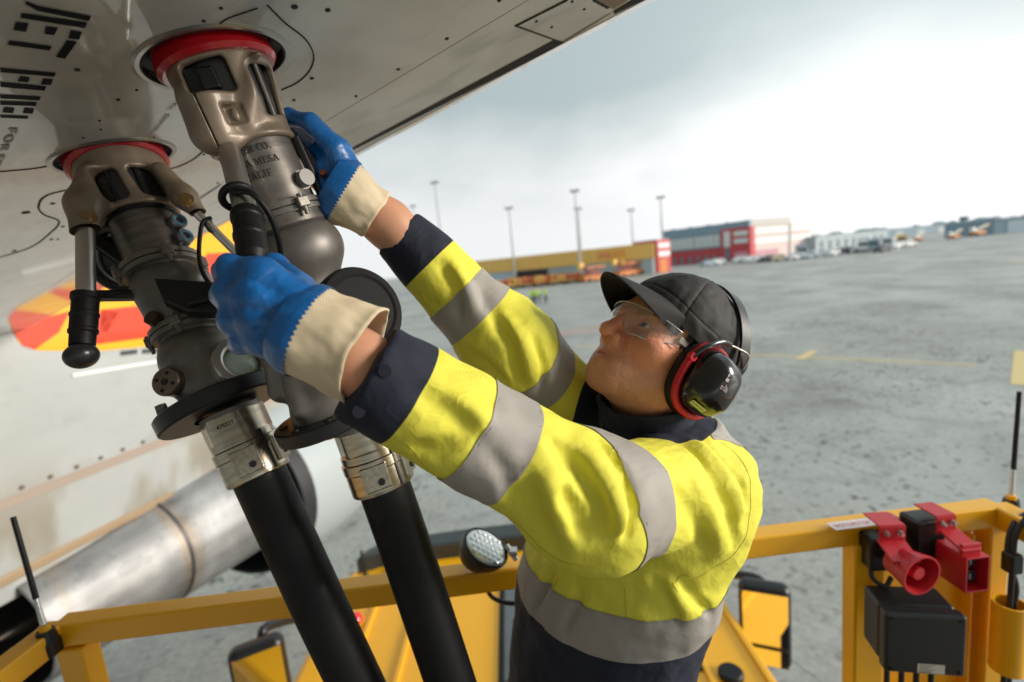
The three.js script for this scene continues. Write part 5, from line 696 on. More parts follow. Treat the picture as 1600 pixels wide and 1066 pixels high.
  const segD = (x, y, z, a, b) => { const dx = b.x - a.x, dy = b.y - a.y, dz = b.z - a.z, px = x - a.x, py = y - a.y, pz = z - a.z, t = clamp((px * dx + py * dy + pz * dz) / (dx * dx + dy * dy + dz * dz)); return [len(px - dx * t, py - dy * t, pz - dz * t), t]; };
  const crease = (x, y, z) => { let s = 0; for (const f of folds) { if (x < f.lo.x || y < f.lo.y || z < f.lo.z || x > f.hi.x || y > f.hi.y || z > f.hi.z) continue; let m = 9, e = 0; for (let i = 0; i + 1 < f.q.length; i++) { const [d, t] = segD(x, y, z, f.q[i], f.q[i + 1]); if (d < m) { m = d; e = (i + t) / (f.q.length - 1); } } s += f.a * Math.exp(-(m / f.w) * (m / f.w)) * Math.min(1, 4 * e * (1 - e) + 0.25); } return clamp(s, -0.02, 0.021); };
  const cloth = (x, y, z) => { const d = smooth0(x, y, z); if (d > 0.05 || d < -0.06) return d; return d + crease(x, y, z) + (fbm(x * 13, y * 13, z * 13, 3) - 0.5) * 0.016 + (noise3(x * 42, y * 42, z * 42) - 0.5) * 0.0018; };
  const jacket = field(cloth, V(-0.40, 3.40, -1.22), V(0.52, 4.68, -0.34), 0.0056, (x, y, z) => { const n = fbm(x * 24, y * 24, z * 24, 3), g = 0.94 + n * 0.12; return [g, g, g]; });
  // where along an arm a point lies, for cuffs and bands
  const axis = (a, b) => { const d = b.clone().sub(a), l = d.length(); d.divideScalar(l); const q = a.dot(d); return [(x, y, z) => x * d.x + y * d.y + z * d.z - q, l]; };
  const [fL, fLl] = axis(elL, wrL), [aL, aLl] = axis(shL, elL), [fR, fRl] = axis(elR, wrR), [aR, aRl] = axis(shR, elR);
  const inL = (x, y, z) => Math.min(armL(x, y, z), foreL(x, y, z)), inR = (x, y, z) => Math.min(armR(x, y, z), foreR(x, y, z)), tD = (x, y, z) => torso(x, y, z) / 0.85;
  const onL = (x, y, z) => 0.035 - inL(x, y, z), onR = (x, y, z) => 0.035 - inR(x, y, z), both = (...s) => (x, y, z) => { let m = 9; for (const f of s) m = Math.min(m, f(x, y, z)); return m; };
  const span = (f, a, b) => (x, y, z) => { const v = f(x, y, z); return Math.min(v - a, b - v); };
  const bandN = (f, a, b, on) => both(span(f, a, b), on);
  const proj = (f, px, py) => { const p = hit(px, py); return f(p.x, p.y, p.z); };
  // values along the sleeves read where the photograph shows the edges
  const cufL = proj(fL, 645, 640), b1a = proj(fL, 822, 735), b1b = proj(fL, 742, 700), cufR = proj(fR, 662, 420), c1a = proj(fR, 755, 500), c1b = proj(fR, 706, 468);
  const b2 = proj(aL, 1035, 800), c2 = proj(aR, 868, 600);
  const onFL = (x, y, z) => Math.min(onL(x, y, z), armL(x, y, z) - foreL(x, y, z) + 0.05), onFR = (x, y, z) => Math.min(onR(x, y, z), armR(x, y, z) - foreR(x, y, z) + 0.05);
  const nearSh = (x, y, z) => 0.05 + tD(x, y, z) * 0;
  const bands = [bandN(fL, b1a, b1b, onFL), bandN((x, y, z) => aL(x, y, z) + 0.55 * Math.max(0, elL.y + 0.02 - y), b2 - 0.036, b2 + 0.036, both((x, y, z) => 0.05 - armL(x, y, z), (x, y, z) => foreL(x, y, z) - armL(x, y, z) + 0.06, (x, y, z) => tD(x, y, z) + 0.012)), bandN(fR, c1a, c1b, onFR), bandN(aR, c2 - 0.032, c2 + 0.032, both((x, y, z) => 0.05 - armR(x, y, z), (x, y, z) => tD(x, y, z) + 0.005))];
  // waist band, a level ring; and braces over the shoulders at the back
  const offL = (x, y, z) => inL(x, y, z) - tD(x, y, z) , offR = (x, y, z) => inR(x, y, z) - tD(x, y, z);
  const wy = (px, py) => hit(px, py).y, wTop = wy(985, 968), wLow = wy(985, 1040);
  const tilt = (x, y, z) => y + 0.0 * x;
  bands.push(both(span(tilt, wLow, wTop), offL, offR));
  const side = (x, y, z) => (x - chest.x) * left.x + (z - chest.z) * left.z, face = (x, y, z) => (x - chest.x) * fwd.x + (z - chest.z) * fwd.z;
  bands.push(both(span(side, 0.108, 0.16), (x, y, z) => -0.01 - face(x, y, z), (x, y, z) => y - wTop - 0.0));
  bands.push(both(span(side, -0.165, -0.11), (x, y, z) => face(x, y, z) - 0.0, (x, y, z) => y - chest.y - 0.03, (x, y, z) => 0.015 - tD(x, y, z), (x, y, z) => y - wTop));
  const weave = texture(1024, 1024, (u, v) => { const w = 0.5 + 0.25 * Math.sin(u * Math.PI * 2 * 150 + v * Math.PI * 2 * 150) ; const S = (fx, fy, z) => { const a = fbm(u * fx, v * fy, z, 4), b = fbm((u - 1) * fx, v * fy, z, 4), c = fbm(u * fx, (v - 1) * fy, z, 4), d = fbm((u - 1) * fx, (v - 1) * fy, z, 4); return lerp(lerp(a, b, u), lerp(c, d, u), v); }; const p = 1 - Math.abs(2 * S(7, 5, 3) - 1), q = 1 - Math.abs(2 * S(18, 12, 9) - 1); return 0.1 * w + 0.62 * p * p + 0.28 * q * q; }, false); weave.repeat.set(4, 4);
  const withUV = (g) => { const p = g.attributes.position, uv = new Float32Array(p.count * 2); for (let i = 0; i < p.count; i++) { const x = p.getX(i), y = p.getY(i), z = p.getZ(i); uv[i * 2] = x * 0.75 + z * 0.6 - y * 0.2; uv[i * 2 + 1] = y * 0.85 + x * 0.25 - z * 0.4; } g.setAttribute('uv', new THREE.BufferAttribute(uv, 2)); return g; };
  const HV = mat([0.82, 0.77, 0.075], 0.75, { bumpMap: weave, bumpScale: 0.0042, vertexColors: true, sheen: 0.25, sheenRoughness: 0.6, sheenColor: new THREE.Color(0.9, 0.95, 0.3) }), NAVY = mat([0.011, 0.014, 0.032], 0.8, { bumpMap: weave, bumpScale: 0.003, vertexColors: true, sheen: 0.15, sheenColor: new THREE.Color(0.3, 0.35, 0.5) }), GREY = mat([0.36, 0.34, 0.31], 0.6, { vertexColors: true, bumpMap: weave, bumpScale: 0.0014 });
  const STITCH = mat([0.2, 0.185, 0.165], 0.8); const collarZone = (x, y, z) => 0.118 - len(x - neckB.x - fwd.x * 0.03, (y - neckB.y - 0.01) * 0.9, z - neckB.z - fwd.z * 0.03);
  const cuffs = [both((x, y, z) => fL(x, y, z) - cufL, onFL), both((x, y, z) => fR(x, y, z) - cufR, onFR)];
  const lowHem = (x, y, z) => Math.min(wLow + 0.002 - y, offL(x, y, z));
  const navy = (x, y, z) => Math.max(cuffs[0](x, y, z), cuffs[1](x, y, z), collarZone(x, y, z), lowHem(x, y, z));
  wear('jacket', withUV(cut(jacket, (x, y, z) => -navy(x, y, z))), HV);
  wear('sleeve_cuff', withUV(cut(jacket, cuffs[0])), NAVY); wear('sleeve_cuff', withUV(cut(jacket, cuffs[1])), NAVY); wear('jacket_yoke', withUV(cut(jacket, collarZone)), NAVY); wear('jacket_hem', withUV(cut(jacket, lowHem)), NAVY);
  for (const b of bands) { const g = cut(jacket, both(b, (x, y, z) => -navy(x, y, z)), 0.0012); if (g.index.count) { wear('reflective_band', withUV(g), GREY); const st = cut(jacket, both(span(b, 0.0028, 0.0038), (x, y, z) => -navy(x, y, z)), 0.0016); if (st.index.count) tag(wear('stitching', st, STITCH), null, null, null, 'stuff'); } }
  // stitched seams: fine raised lines that follow the cloth
  const seamLine = (px, m = NAVY, r = 0.0006) => { const q = px.map(([x, y]) => hit(x, y)).filter(Boolean); const c = new THREE.CatmullRomCurve3(q).getPoints(60).map((p) => { for (let i = 0; i < 6; i++) { const d = cloth(p.x, p.y, p.z), e = 0.002; const g = V(cloth(p.x + e, p.y, p.z) - d, cloth(p.x, p.y + e, p.z) - d, cloth(p.x, p.y, p.z + e) - d).normalize(); p.addScaledVector(g, -d); } return p; }); return new THREE.TubeGeometry(new THREE.CatmullRomCurve3(c), 80, r, 6); };
  const dim = mat([0.5, 0.42, 0.02], 0.8), thread = mat([0.3, 0.29, 0.27], 0.7);
  wear('armhole_seam', seamLine([[1128, 690], [1150, 705], [1172, 740], [1176, 800], [1150, 865], [1100, 900], [1060, 912]]), dim); wear('side_seam', seamLine([[975, 918], [978, 960], [980, 1000]]), dim); wear('front_edge', seamLine([[872, 905], [858, 940], [850, 985]], dim, 0.001), dim); wear('side_seam', seamLine([[1052, 912], [1062, 950], [1066, 985]]), dim);
  wear('sleeve_seam', seamLine([[630, 690], [690, 745], [760, 800], [850, 855], [930, 890]]), dim);
  wear('zip', tube([P(944, 628, 0.80), P(942, 655, 0.80), P(938, 690, 0.80), P(928, 712, 0.8)], 0.0028, 24), mat([0.05, 0.05, 0.055], 0.35, { metalness: 0.8 }));
  // cuff buttons and flap
  for (const [px, py] of [[601, 580], [561, 643]]) { const p = hit(px, py), q = EYE.clone().sub(p).normalize(); wear('cuff_button', new THREE.CylinderGeometry(0.0058, 0.0062, 0.003, 20).applyMatrix4(along(p.clone().addScaledVector(q, 0.001), p.clone().add(q), up)), mat([0.012, 0.014, 0.025], 0.35)); }
  // trousers and boots down to the platform
  const leg = (s) => { const h = hips.clone().addScaledVector(left, s * 0.09), k = V(h.x + fwd.x * 0.03, lerp(hips.y, FLOOR, 0.5), h.z + fwd.z * 0.03), a = V(h.x, FLOOR + 0.1, h.z); return [capsule(h, k, 0.105, 0.085), capsule(k, a, 0.085, 0.07)]; }, legs = [...leg(1), ...leg(-1)];
  wear('trousers', field((x, y, z) => { let d = ell(hips.clone().addScaledVector(up, -0.02), 0.172, 0.16, 0.15)(x, y, z); for (const l of legs) d = smin(d, l(x, y, z), 0.05); return d + (fbm(x * 14, y * 9, z * 14, 3) - 0.5) * 0.016; }, V(-0.2, FLOOR + 0.03, -1.25), V(0.48, hips.y + 0.2, -0.55), 0.013, () => [1, 1, 1]), NAVY);
  for (const s of [1, -1]) { const h = hips.clone().addScaledVector(left, s * 0.09).setY(FLOOR), toe = h.clone().addScaledVector(fwd, 0.17); const a = capsule(h.clone().setY(FLOOR + 0.06), toe.clone().setY(FLOOR + 0.045), 0.055, 0.042), b = capsule(h.clone().setY(FLOOR + 0.06), h.clone().setY(FLOOR + 0.16), 0.055, 0.058); wear('boot', field((x, y, z) => smax(smin(a(x, y, z), b(x, y, z), 0.03), FLOOR + 0.005 - y, 0.004), V(h.x - 0.26, FLOOR - 0.01, h.z - 0.2), V(h.x + 0.12, FLOOR + 0.24, h.z + 0.26), 0.009), BLK); }
  wear('trouser_piping', tube([P(835, 1030, 0.87), P(848, 1048, 0.87), P(872, 1072, 0.88), P(900, 1100, 0.89)], 0.004, 20, 8), HV.clone()).material.vertexColors = false;

  // ---------------- gloves
  const rubber = weave.clone(); rubber.repeat.set(9, 9); const knit = texture(512, 512, (u, v) => 0.35 + 0.3 * Math.sin(u * Math.PI * 2 * 60) * Math.sin(v * Math.PI * 2 * 60) + 0.4 * (fbm(u * 8, v * 8, 3, 4) - 0.5), false); knit.repeat.set(10, 10);
  const BLUE = mat([0.004, 0.135, 0.44], 0.38, { bumpMap: rubber, bumpScale: 0.0016, vertexColors: true, clearcoat: 0.35, clearcoatRoughness: 0.22 }), KNIT = mat([0.8, 0.67, 0.46], 0.9, { bumpMap: knit, bumpScale: 0.0005, vertexColors: true, sheen: 0.3, sheenColor: new THREE.Color(1, 0.9, 0.7) });
  const glove = (chains, palm, lo, hi, wrinkles, endPlane) => {
    const cs = []; for (const c of chains) { const part = []; for (let i = 0; i + 1 < c.length; i++) part.push(capsule(c[i][0], c[i + 1][0], c[i][1], c[i + 1][1])); cs.push(part); }
    const pm = palm.map(([a, b, r1, r2]) => capsule(a, b, r1, r2));
    const f0 = (x, y, z) => { let d = 9; for (const p of pm) d = smin(d, p(x, y, z), 0.016); for (const part of cs) { let e = 9; for (const p of part) e = smin(e, p(x, y, z), 0.006); d = smin(d, e, 0.012); } return d; };
    return field((x, y, z) => smax(f0(x, y, z) + (fbm(x * 55, y * 55, z * 55, 3) - 0.5) * 0.0034 + wrinkles(x, y, z), endPlane(x, y, z), 0.003), lo, hi, 0.0021, (x, y, z) => { const n = fbm(x * 60, y * 60, z * 60, 3), g = 0.8 + n * 0.4; return [g, g, g]; });
  };
  const bbox = (pts, m) => { const lo = pts[0].clone(), hi = pts[0].clone(); for (const p of pts) { lo.min(p); hi.max(p); } return [lo.subScalar(m), hi.addScalar(m)]; };
  const J = (px, py, d, r) => [P(px, py, d), r];
  { // left hand closed round the front handle, seen from its back
    const ch = [[J(412, 428, 0.466, 0.0135), J(360, 418, 0.476, 0.0125), J(352, 424, 0.512, 0.0115), J(380, 424, 0.527, 0.0105)], [J(404, 464, 0.461, 0.0138), J(355, 456, 0.472, 0.0128), J(350, 463, 0.508, 0.0118), J(378, 464, 0.524, 0.0108)], [J(408, 502, 0.463, 0.0132), J(363, 498, 0.474, 0.0122), J(358, 502, 0.507, 0.0112), J(386, 500, 0.522, 0.0104)], [J(420, 534, 0.468, 0.0125), J(381, 534, 0.478, 0.0112), J(375, 537, 0.503, 0.0104), J(400, 534, 0.516, 0.0098)], [J(462, 448, 0.50, 0.0165), J(428, 418, 0.52, 0.0138), J(398, 420, 0.533, 0.0118), J(372, 438, 0.54, 0.0105)]];
    const w = P(505, 523, 0.484), palm = [[P(412, 430, 0.47), P(490, 496, 0.484), 0.0155, 0.027], [P(406, 468, 0.466), P(495, 515, 0.484), 0.0165, 0.03], [P(410, 503, 0.467), P(495, 530, 0.484), 0.0158, 0.028], [P(420, 532, 0.472), P(490, 545, 0.486), 0.0148, 0.026], [P(470, 470, 0.50), P(500, 512, 0.492), 0.02, 0.028], [P(440, 480, 0.482), w, 0.02, 0.033]];
    const pts = [...ch.flat().map((q) => q[0]), ...palm.flatMap((q) => [q[0], q[1]])], [lo, hi] = bbox(pts, 0.045), cut0 = trim(P(412, 480, 0.47), P(494, 525, 0.484));
    const wr = [[P(400, 445, 0.452), P(470, 470, 0.455), 0.006, 0.0022], [P(398, 483, 0.45), P(470, 500, 0.452), 0.006, 0.002], [P(405, 518, 0.452), P(470, 528, 0.455), 0.006, 0.0018], [P(440, 440, 0.458), P(478, 520, 0.452), 0.008, -0.0012]];
    const wrinkle = (x, y, z) => { let s = 0; for (const [a, b, ww, amp] of wr) { const [d] = segD(x, y, z, a, b); if (d < ww * 3) s += amp * Math.exp(-((d / ww) ** 2)); } return s; };
    const g = wear('glove', withUV(glove(ch, palm, lo, hi, wrinkle, cut0)), BLUE);
    cuffTube(P(486, 520, 0.484), P(573, 556, 0.487), 0.0455, 0.0485, 0.048, 0.0505, V(0.35, -0.1, 0.93), 31);
  }
  { // right hand behind the near coupling, seen edge on
    const ch = [[J(522, 232, 0.674, 0.0135), J(485, 192, 0.664, 0.0122), J(452, 184, 0.674, 0.0112), J(430, 196, 0.69, 0.0102)], [J(530, 236, 0.692, 0.0138), J(489, 194, 0.688, 0.0125), J(455, 190, 0.698, 0.0115), J(432, 204, 0.71, 0.0105)], [J(532, 246, 0.71, 0.013), J(494, 207, 0.71, 0.012), J(460, 206, 0.718, 0.011), J(438, 218, 0.728, 0.01)], [J(534, 260, 0.726, 0.0122), J(502, 228, 0.73, 0.011), J(474, 230, 0.735, 0.0102), J(455, 240, 0.74, 0.0096)], [J(532, 318, 0.69, 0.0158), J(514, 290, 0.684, 0.0132), J(503, 262, 0.684, 0.0115), J(492, 238, 0.69, 0.0105)]];
    const palm = [[P(524, 236, 0.68), P(545, 296, 0.70), 0.0155, 0.03], [P(530, 240, 0.694), P(548, 300, 0.705), 0.0165, 0.031], [P(532, 250, 0.71), P(548, 302, 0.715), 0.0155, 0.03], [P(534, 263, 0.724), P(546, 306, 0.718), 0.0148, 0.028], [P(532, 315, 0.694), P(544, 305, 0.704), 0.0185, 0.03]];
    const pts = [...ch.flat().map((q) => q[0]), ...palm.flatMap((q) => [q[0], q[1]])], [lo, hi] = bbox(pts, 0.045), cut0 = trim(P(520, 260, 0.69), P(541, 306, 0.705));
    wear('glove', withUV(glove(ch, palm, lo, hi, () => 0, cut0)), BLUE);
    cuffTube(P(533, 302, 0.70), P(589, 338, 0.722), 0.0475, 0.05, 0.036, 0.04, V(0.35, -0.1, 0.93), 67);
  }
  // a knitted gauntlet cuff with its pinked blue edge
  function cuffTube(A, B, a1, b1, a2, b2, hint, seed) {
    const m = along(A, B, hint.applyQuaternion(camera.quaternion)), L = A.distanceTo(B), N = 112, M = 14, pos = [], ix = [], col = [];
    for (let s = 0; s < 2; s++) for (let j = 0; j <= M; j++) for (let i = 0; i <= N; i++) { const th = i / N * Math.PI * 2, t = j / M, n = (fbm(Math.cos(th) * 1.6 + seed, Math.sin(th) * 1.6, t * 1.4, 3) - 0.5) * 0.012, lip = 0.0018 * sstep(0.88, 0.97, t), o = (s ? -0.0028 : 0) + n + lip; const p = V(Math.cos(th) * (lerp(a1, a2, t) + o), t * L + (fbm(Math.cos(th) + seed, Math.sin(th), 3, 2) - 0.5) * 0.014 * t, Math.sin(th) * (lerp(b1, b2, t) + o)).applyMatrix4(m); pos.push(p.x, p.y, p.z); const g = 0.9 + 0.2 * fbm(p.x * 80, p.y * 80, p.z * 80, 3); col.push(g, g, g); }
    const R1 = (N + 1) * (M + 1); for (let s = 0; s < 2; s++) for (let j = 0; j < M; j++) for (let i = 0; i < N; i++) { const a = s * R1 + j * (N + 1) + i, b = a + N + 1; s ? ix.push(a, a + 1, b, b, a + 1, b + 1) : ix.push(a, b, a + 1, b, b + 1, a + 1); }
    for (let i = 0; i < N; i++) { const a = M * (N + 1) + i, b = a + R1; ix.push(a, b, a + 1, b, b + 1, a + 1); }
    const g = new THREE.BufferGeometry(); g.setAttribute('position', new THREE.Float32BufferAttribute(pos, 3)); g.setAttribute('color', new THREE.Float32BufferAttribute(col, 3)); g.setIndex(ix); g.computeVertexNormals(); wear('glove_cuff', withUV(g), KNIT);
    const p2 = [], i2 = [], c2 = []; for (let i = 0; i <= N; i++) { const th = i / N * Math.PI * 2, n = (fbm(Math.cos(th) * 1.6 + seed, Math.sin(th) * 1.6, 0, 3) - 0.5) * 0.012, z = i & 1 ? 0.0042 : 0.0012; for (const [h, o] of [[-0.022, -0.006], [-0.008, 0.001], [z, 0.0016]]) { const p = V(Math.cos(th) * (a1 + n + o), h, Math.sin(th) * (b1 + n + o)).applyMatrix4(m); p2.push(p.x, p.y, p.z); c2.push(1, 1, 1); } }
    for (let i = 0; i < N; i++) for (let k = 0; k < 2; k++) { const a = i * 3 + k, b = a + 3; i2.push(a, a + 1, b, b, a + 1, b + 1); }
    const e = new THREE.BufferGeometry(); e.setAttribute('position', new THREE.Float32BufferAttribute(p2, 3)); e.setAttribute('color', new THREE.Float32BufferAttribute(c2, 3)); e.setIndex(i2); e.computeVertexNormals(); wear('pinked_edge', withUV(e), BLUE);
  }

  // ---------------- head
  const f = camV(-0.72, 0.535, 0.44).normalize(), u0 = camV(0.55, 0.83, -0.1), l = u0.clone().cross(f).normalize(), u = f.clone().cross(l).normalize(), HO = P(1031, 565, 0.80), HM = basis(HO, l, u, f), H = (x, y, z) => V(x, y, z).applyMatrix4(HM);
  const nb = neckB.clone().applyMatrix4(HM.clone().invert());
  const S = (x, y, z, r) => { const c = V(x, y, z); return capsule(c, c.clone().add(V(0, 0, 1e-4)), r); };
  const c2s = (a, b, r1, r2) => capsule(V(...a), V(...b), r1, r2);
  const skull = ell(V(0, 0.045, 0.0), 0.0765, 0.09, 0.098), faceE = ell(V(0, -0.018, 0.042), 0.0575, 0.077, 0.056);
  const adds = [[c2s([0.05, -0.042, 0.012], [0.019, -0.079, 0.074], 0.018, 0.0165), 0.028], [c2s([-0.05, -0.042, 0.012], [-0.019, -0.079, 0.074], 0.018, 0.0165), 0.028], [ell(V(0, -0.081, 0.086), 0.02, 0.0155, 0.0165), 0.02], [ell(V(0.041, -0.008, 0.068), 0.025, 0.022, 0.022), 0.022], [ell(V(-0.041, -0.008, 0.068), 0.025, 0.022, 0.022), 0.022], [c2s([-0.042, 0.037, 0.078], [0.042, 0.037, 0.078], 0.0135, 0.0135), 0.02], [c2s([0, 0.03, 0.094], [0, -0.014, 0.1205], 0.0088, 0.0105), 0.013], [S(0, -0.0185, 0.1215, 0.0092), 0.008], [S(0.0125, -0.020, 0.108, 0.0078), 0.006], [S(-0.0125, -0.020, 0.108, 0.0078), 0.006], [ell(V(0, -0.05, 0.0835), 0.034, 0.027, 0.0205), 0.022], [c2s([0.0235, -0.0488, 0.092], [0.004, -0.0448, 0.1035], 0.003, 0.0045), 0.005], [c2s([-0.0235, -0.0488, 0.092], [-0.004, -0.0448, 0.1035], 0.003, 0.0045), 0.005], [c2s([0.021, -0.0522, 0.092], [0, -0.0558, 0.1018], 0.0034, 0.0052), 0.005], [c2s([-0.021, -0.0522, 0.092], [0, -0.0558, 0.1018], 0.0034, 0.0052), 0.005], [c2s([0, -0.05, -0.012], [nb.x, nb.y - 0.02, nb.z], 0.057, 0.064), 0.035]];
  const lids = [1, -1].map((s) => ell(V(s * 0.0315, 0.0165, 0.0805), 0.0158, 0.0135, 0.0142));
  const head = (x, y, z) => {
    let d = smin(skull(x, y, z), faceE(x, y, z), 0.035); for (const [p, k] of adds.slice(0, 6)) d = smin(d, p(x, y, z), k);
    for (const s of [1, -1]) d = smax(d, -ell(V(s * 0.033, 0.0155, 0.105), 0.018, 0.0115, 0.0125)(x, y, z), 0.014);
    for (const [p, k] of adds.slice(6)) d = smin(d, p(x, y, z), k);
    for (const q of lids) d = smin(d, q(x, y, z), 0.005);
    for (const s of [1, -1]) { d = smax(d, -bx(x - s * 0.0315, y - 0.0158 - 0.05 * Math.abs(x - s * 0.0315) * 0, z - 0.097, 0.0112, 0.0034, 0.0125, 0.0033), 0.002); d = smax(d, -S(s * 0.0072, -0.0255, 0.1125, 0.0047)(x, y, z), 0.003); }
    { const ax = Math.abs(x), [q] = segD(ax, y, z, V(0.0205, -0.02, 0.1), V(0.031, -0.052, 0.086)); d += 0.0024 * Math.exp(-((q / 0.0055) ** 2)); const [q2] = segD(ax, y, z, V(0, -0.0498, 0.108), V(0.027, -0.0506, 0.093)); d += 0.0026 * Math.exp(-((q2 / 0.0017) ** 2)); const [q3] = segD(ax, y, z, V(0.018, 0.005, 0.09), V(0.04, -0.002, 0.08)); d += 0.0014 * Math.exp(-((q3 / 0.004) ** 2)); const [q4] = segD(ax, y, z, V(0, -0.066, 0.1), V(0.014, -0.067, 0.095)); d += 0.002 * Math.exp(-((q4 / 0.006) ** 2)); }
    return d + (noise3(x * 420, y * 420, z * 420) - 0.5) * 0.0006 + (fbm(x * 70, y * 70, z * 70, 2) - 0.5) * 0.0012;
  };
  { // stand collar: follows the neck, 12 mm off the skin
    const A = H(0, -0.045, -0.012), B = H(nb.x, nb.y - 0.03, nb.z), n = A.clone().sub(B).normalize().add(V(0, 1, 0)).normalize(), top = P(1000, 625, 0.79), T = top.dot(n), neck = capsule(A, B, 0.058, 0.066), chin = capsule(H(0.018, -0.066, 0.04), H(-0.018, -0.066, 0.04), 0.03), C = B.clone();
    const shell = (x, y, z) => { let d = smin(neck(x, y, z), chin(x, y, z) + 0.008, 0.05) + (fbm(x * 22, y * 22, z * 22, 2) - 0.5) * 0.008, h = x * n.x + y * n.y + z * n.z - T; d -= 0.004 * sstep(-0.03, -0.12, h) * 4; return smax(smax(Math.abs(d - 0.013) - 0.0032, h, 0.003), -h - 0.14, 0.003); };
    wear('stand_collar', withUV(field(shell, V(C.x - 0.16, C.y - 0.14, C.z - 0.16), V(C.x + 0.16, C.y + 0.2, C.z + 0.2), 0.0032, () => [1, 1, 1])), NAVY); }
  const skinC = (x, y, z) => {
    const n = fbm(x * 90, y * 90, z * 90, 3), m = noise3(x * 500, y * 500, z * 500), ax = Math.abs(x); let c = [0.78, 0.345, 0.205];
    const mix = (t, k) => { c = c.map((v, i) => lerp(v, t[i], k)); };
    mix([0.58, 0.19, 0.12], 0.55 * Math.exp(-((ax - 0.042) ** 2 + (y + 0.012) ** 2) / 0.0007)); mix([0.56, 0.17, 0.11], 0.6 * Math.exp(-(x * x + (y + 0.014) ** 2 + (z - 0.12) ** 2) / 0.0003));
    mix([0.36, 0.22, 0.165], 0.42 * sstep(-0.028, -0.05, y) * sstep(0.0, 0.03, z) * (0.6 + 0.5 * m)); mix([0.5, 0.15, 0.12], 0.6 * sstep(0.0085, 0.0055, Math.abs(y + 0.0503 + (x * x) * 2)) * sstep(0.026, 0.019, ax) * sstep(0.084, 0.092, z));
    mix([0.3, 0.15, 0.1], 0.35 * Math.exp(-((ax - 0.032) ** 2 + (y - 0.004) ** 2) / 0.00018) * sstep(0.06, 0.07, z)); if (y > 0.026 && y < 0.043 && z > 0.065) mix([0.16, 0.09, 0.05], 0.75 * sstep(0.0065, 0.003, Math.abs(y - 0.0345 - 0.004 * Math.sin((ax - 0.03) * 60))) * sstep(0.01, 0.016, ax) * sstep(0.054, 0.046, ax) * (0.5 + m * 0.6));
    const pore = (noise3(x * 900, y * 900, z * 900) - 0.5) * 0.09, blot = (fbm(x * 32 + 5, y * 32, z * 32, 3) - 0.5) * 0.3; const g = 0.9 + n * 0.2 + pore; return [c[0] * g, c[1] * (g - blot * 0.55), c[2] * (g - blot * 0.6)];
  };
  const headG = field(head, V(-0.09, -0.26, -0.11), V(0.09, 0.145, 0.14), 0.0017, skinC).applyMatrix4(HM);
  // the rest of the body under the clothes, and the bare wrists
  const inner = [capsule(neckB, chest, 0.07, 0.11), capsule(chest, hips, 0.11, 0.12), capsule(shL, elL, 0.055, 0.045), capsule(elL, P(560, 570, 0.49), 0.046, 0.0285), capsule(P(560, 570, 0.49), P(500, 522, 0.484), 0.0285, 0.027), capsule(shR, elR, 0.052, 0.042), capsule(elR, P(606, 350, 0.735), 0.042, 0.0305), capsule(P(606, 350, 0.735), P(545, 306, 0.708), 0.0305, 0.028), capsule(neckB, shL, 0.05, 0.05), capsule(neckB, shR, 0.05, 0.05)];
  const bodyG = field((x, y, z) => { let d = 9; for (const p of inner) d = smin(d, p(x, y, z), 0.03); return d; }, V(-0.3, 3.35, -1.15), V(0.45, 4.6, -0.36), 0.0085, (x, y, z) => { const n = fbm(x * 60, y * 60, z * 60, 3), g = 0.85 + n * 0.3; return [0.64 * g, 0.33 * g, 0.205 * g]; });
  const SKIN = mat('#ffffff', 0.46, { vertexColors: true, specularIntensity: 0.55, sheen: 0.2, sheenColor: new THREE.Color(0.8, 0.4, 0.3) });
  { const a = headG, b = bodyG, n = a.attributes.position.count, g = new THREE.BufferGeometry(); for (const k of ['position', 'normal', 'color']) g.setAttribute(k, new THREE.Float32BufferAttribute([...a.attributes[k].array, ...b.attributes[k].array], 3)); g.setIndex([...a.index.array, ...Array.from(b.index.array, (i) => i + n)]); wear('body', g, SKIN); }
  const hp = (g) => g.applyMatrix4(HM);
  const eyeW = mat([0.78, 0.72, 0.68], 0.15, { clearcoat: 1 }), irisM = mat([0.06, 0.09, 0.11], 0.12, { clearcoat: 1 });
  for (const s of [1, -1]) { const look = V(-s * 0.02 + 0.05, 0.12, 1).normalize(), c = V(s * 0.0315, 0.0162, 0.0812); const e = wear('eyeball', hp(new THREE.SphereGeometry(0.0125, 28, 20).translate(c.x, c.y, c.z)), eyeW); const m = along(c, c.clone().add(look), V(0, 1, 0)); mesh('iris', shift(hp(smoothLathe([[0.0062, 0.01095], [0.005, 0.0117], [0.0001, 0.0128]], m, 24)), man.position), irisM, e); mesh('pupil', shift(hp(smoothLathe([[0.0026, 0.0125], [0.0001, 0.0131]], m, 18)), man.position), RUB, e); }
  // cap: crown in panels, button, peak
  const CAPM = mat([0.0105, 0.010, 0.010], 0.72, { vertexColors: true, sheen: 0.15, sheenRoughness: 0.5, sheenColor: new THREE.Color(0.45, 0.42, 0.4) });
  const crown0 = ell(V(0, 0.052, -0.004), 0.0875, 0.102, 0.1105), edge = (x, y, z) => y - (0.018 + 0.37 * (z + 0.0) + 0.012 * sstep(0.04, 0.09, Math.abs(x)) * sstep(0.06, 0, Math.abs(z)));
  const crownF = (x, y, z) => { let d = crown0(x, y, z); const a = Math.atan2(x, z + 0.004); for (const k of [0, 0.75, -0.75, 1.65, -1.65, 2.5, -2.5, Math.PI]) { let da = Math.abs(a - k); da = Math.min(da, 2 * Math.PI - da); d += 0.0013 * Math.exp(-((da * len(x, z) / 0.0017) ** 2)) * sstep(0.012, 0.03, len(x, z)); } d += (fbm(x * 26, y * 26, z * 26, 3) - 0.5) * 0.009 + (noise3(x * 120, y * 34, z * 60) - 0.5) * 0.0022; d += 0.0012 * Math.exp(-(((edge(x, y, z) - 0.026) / 0.0016) ** 2)); return d; };
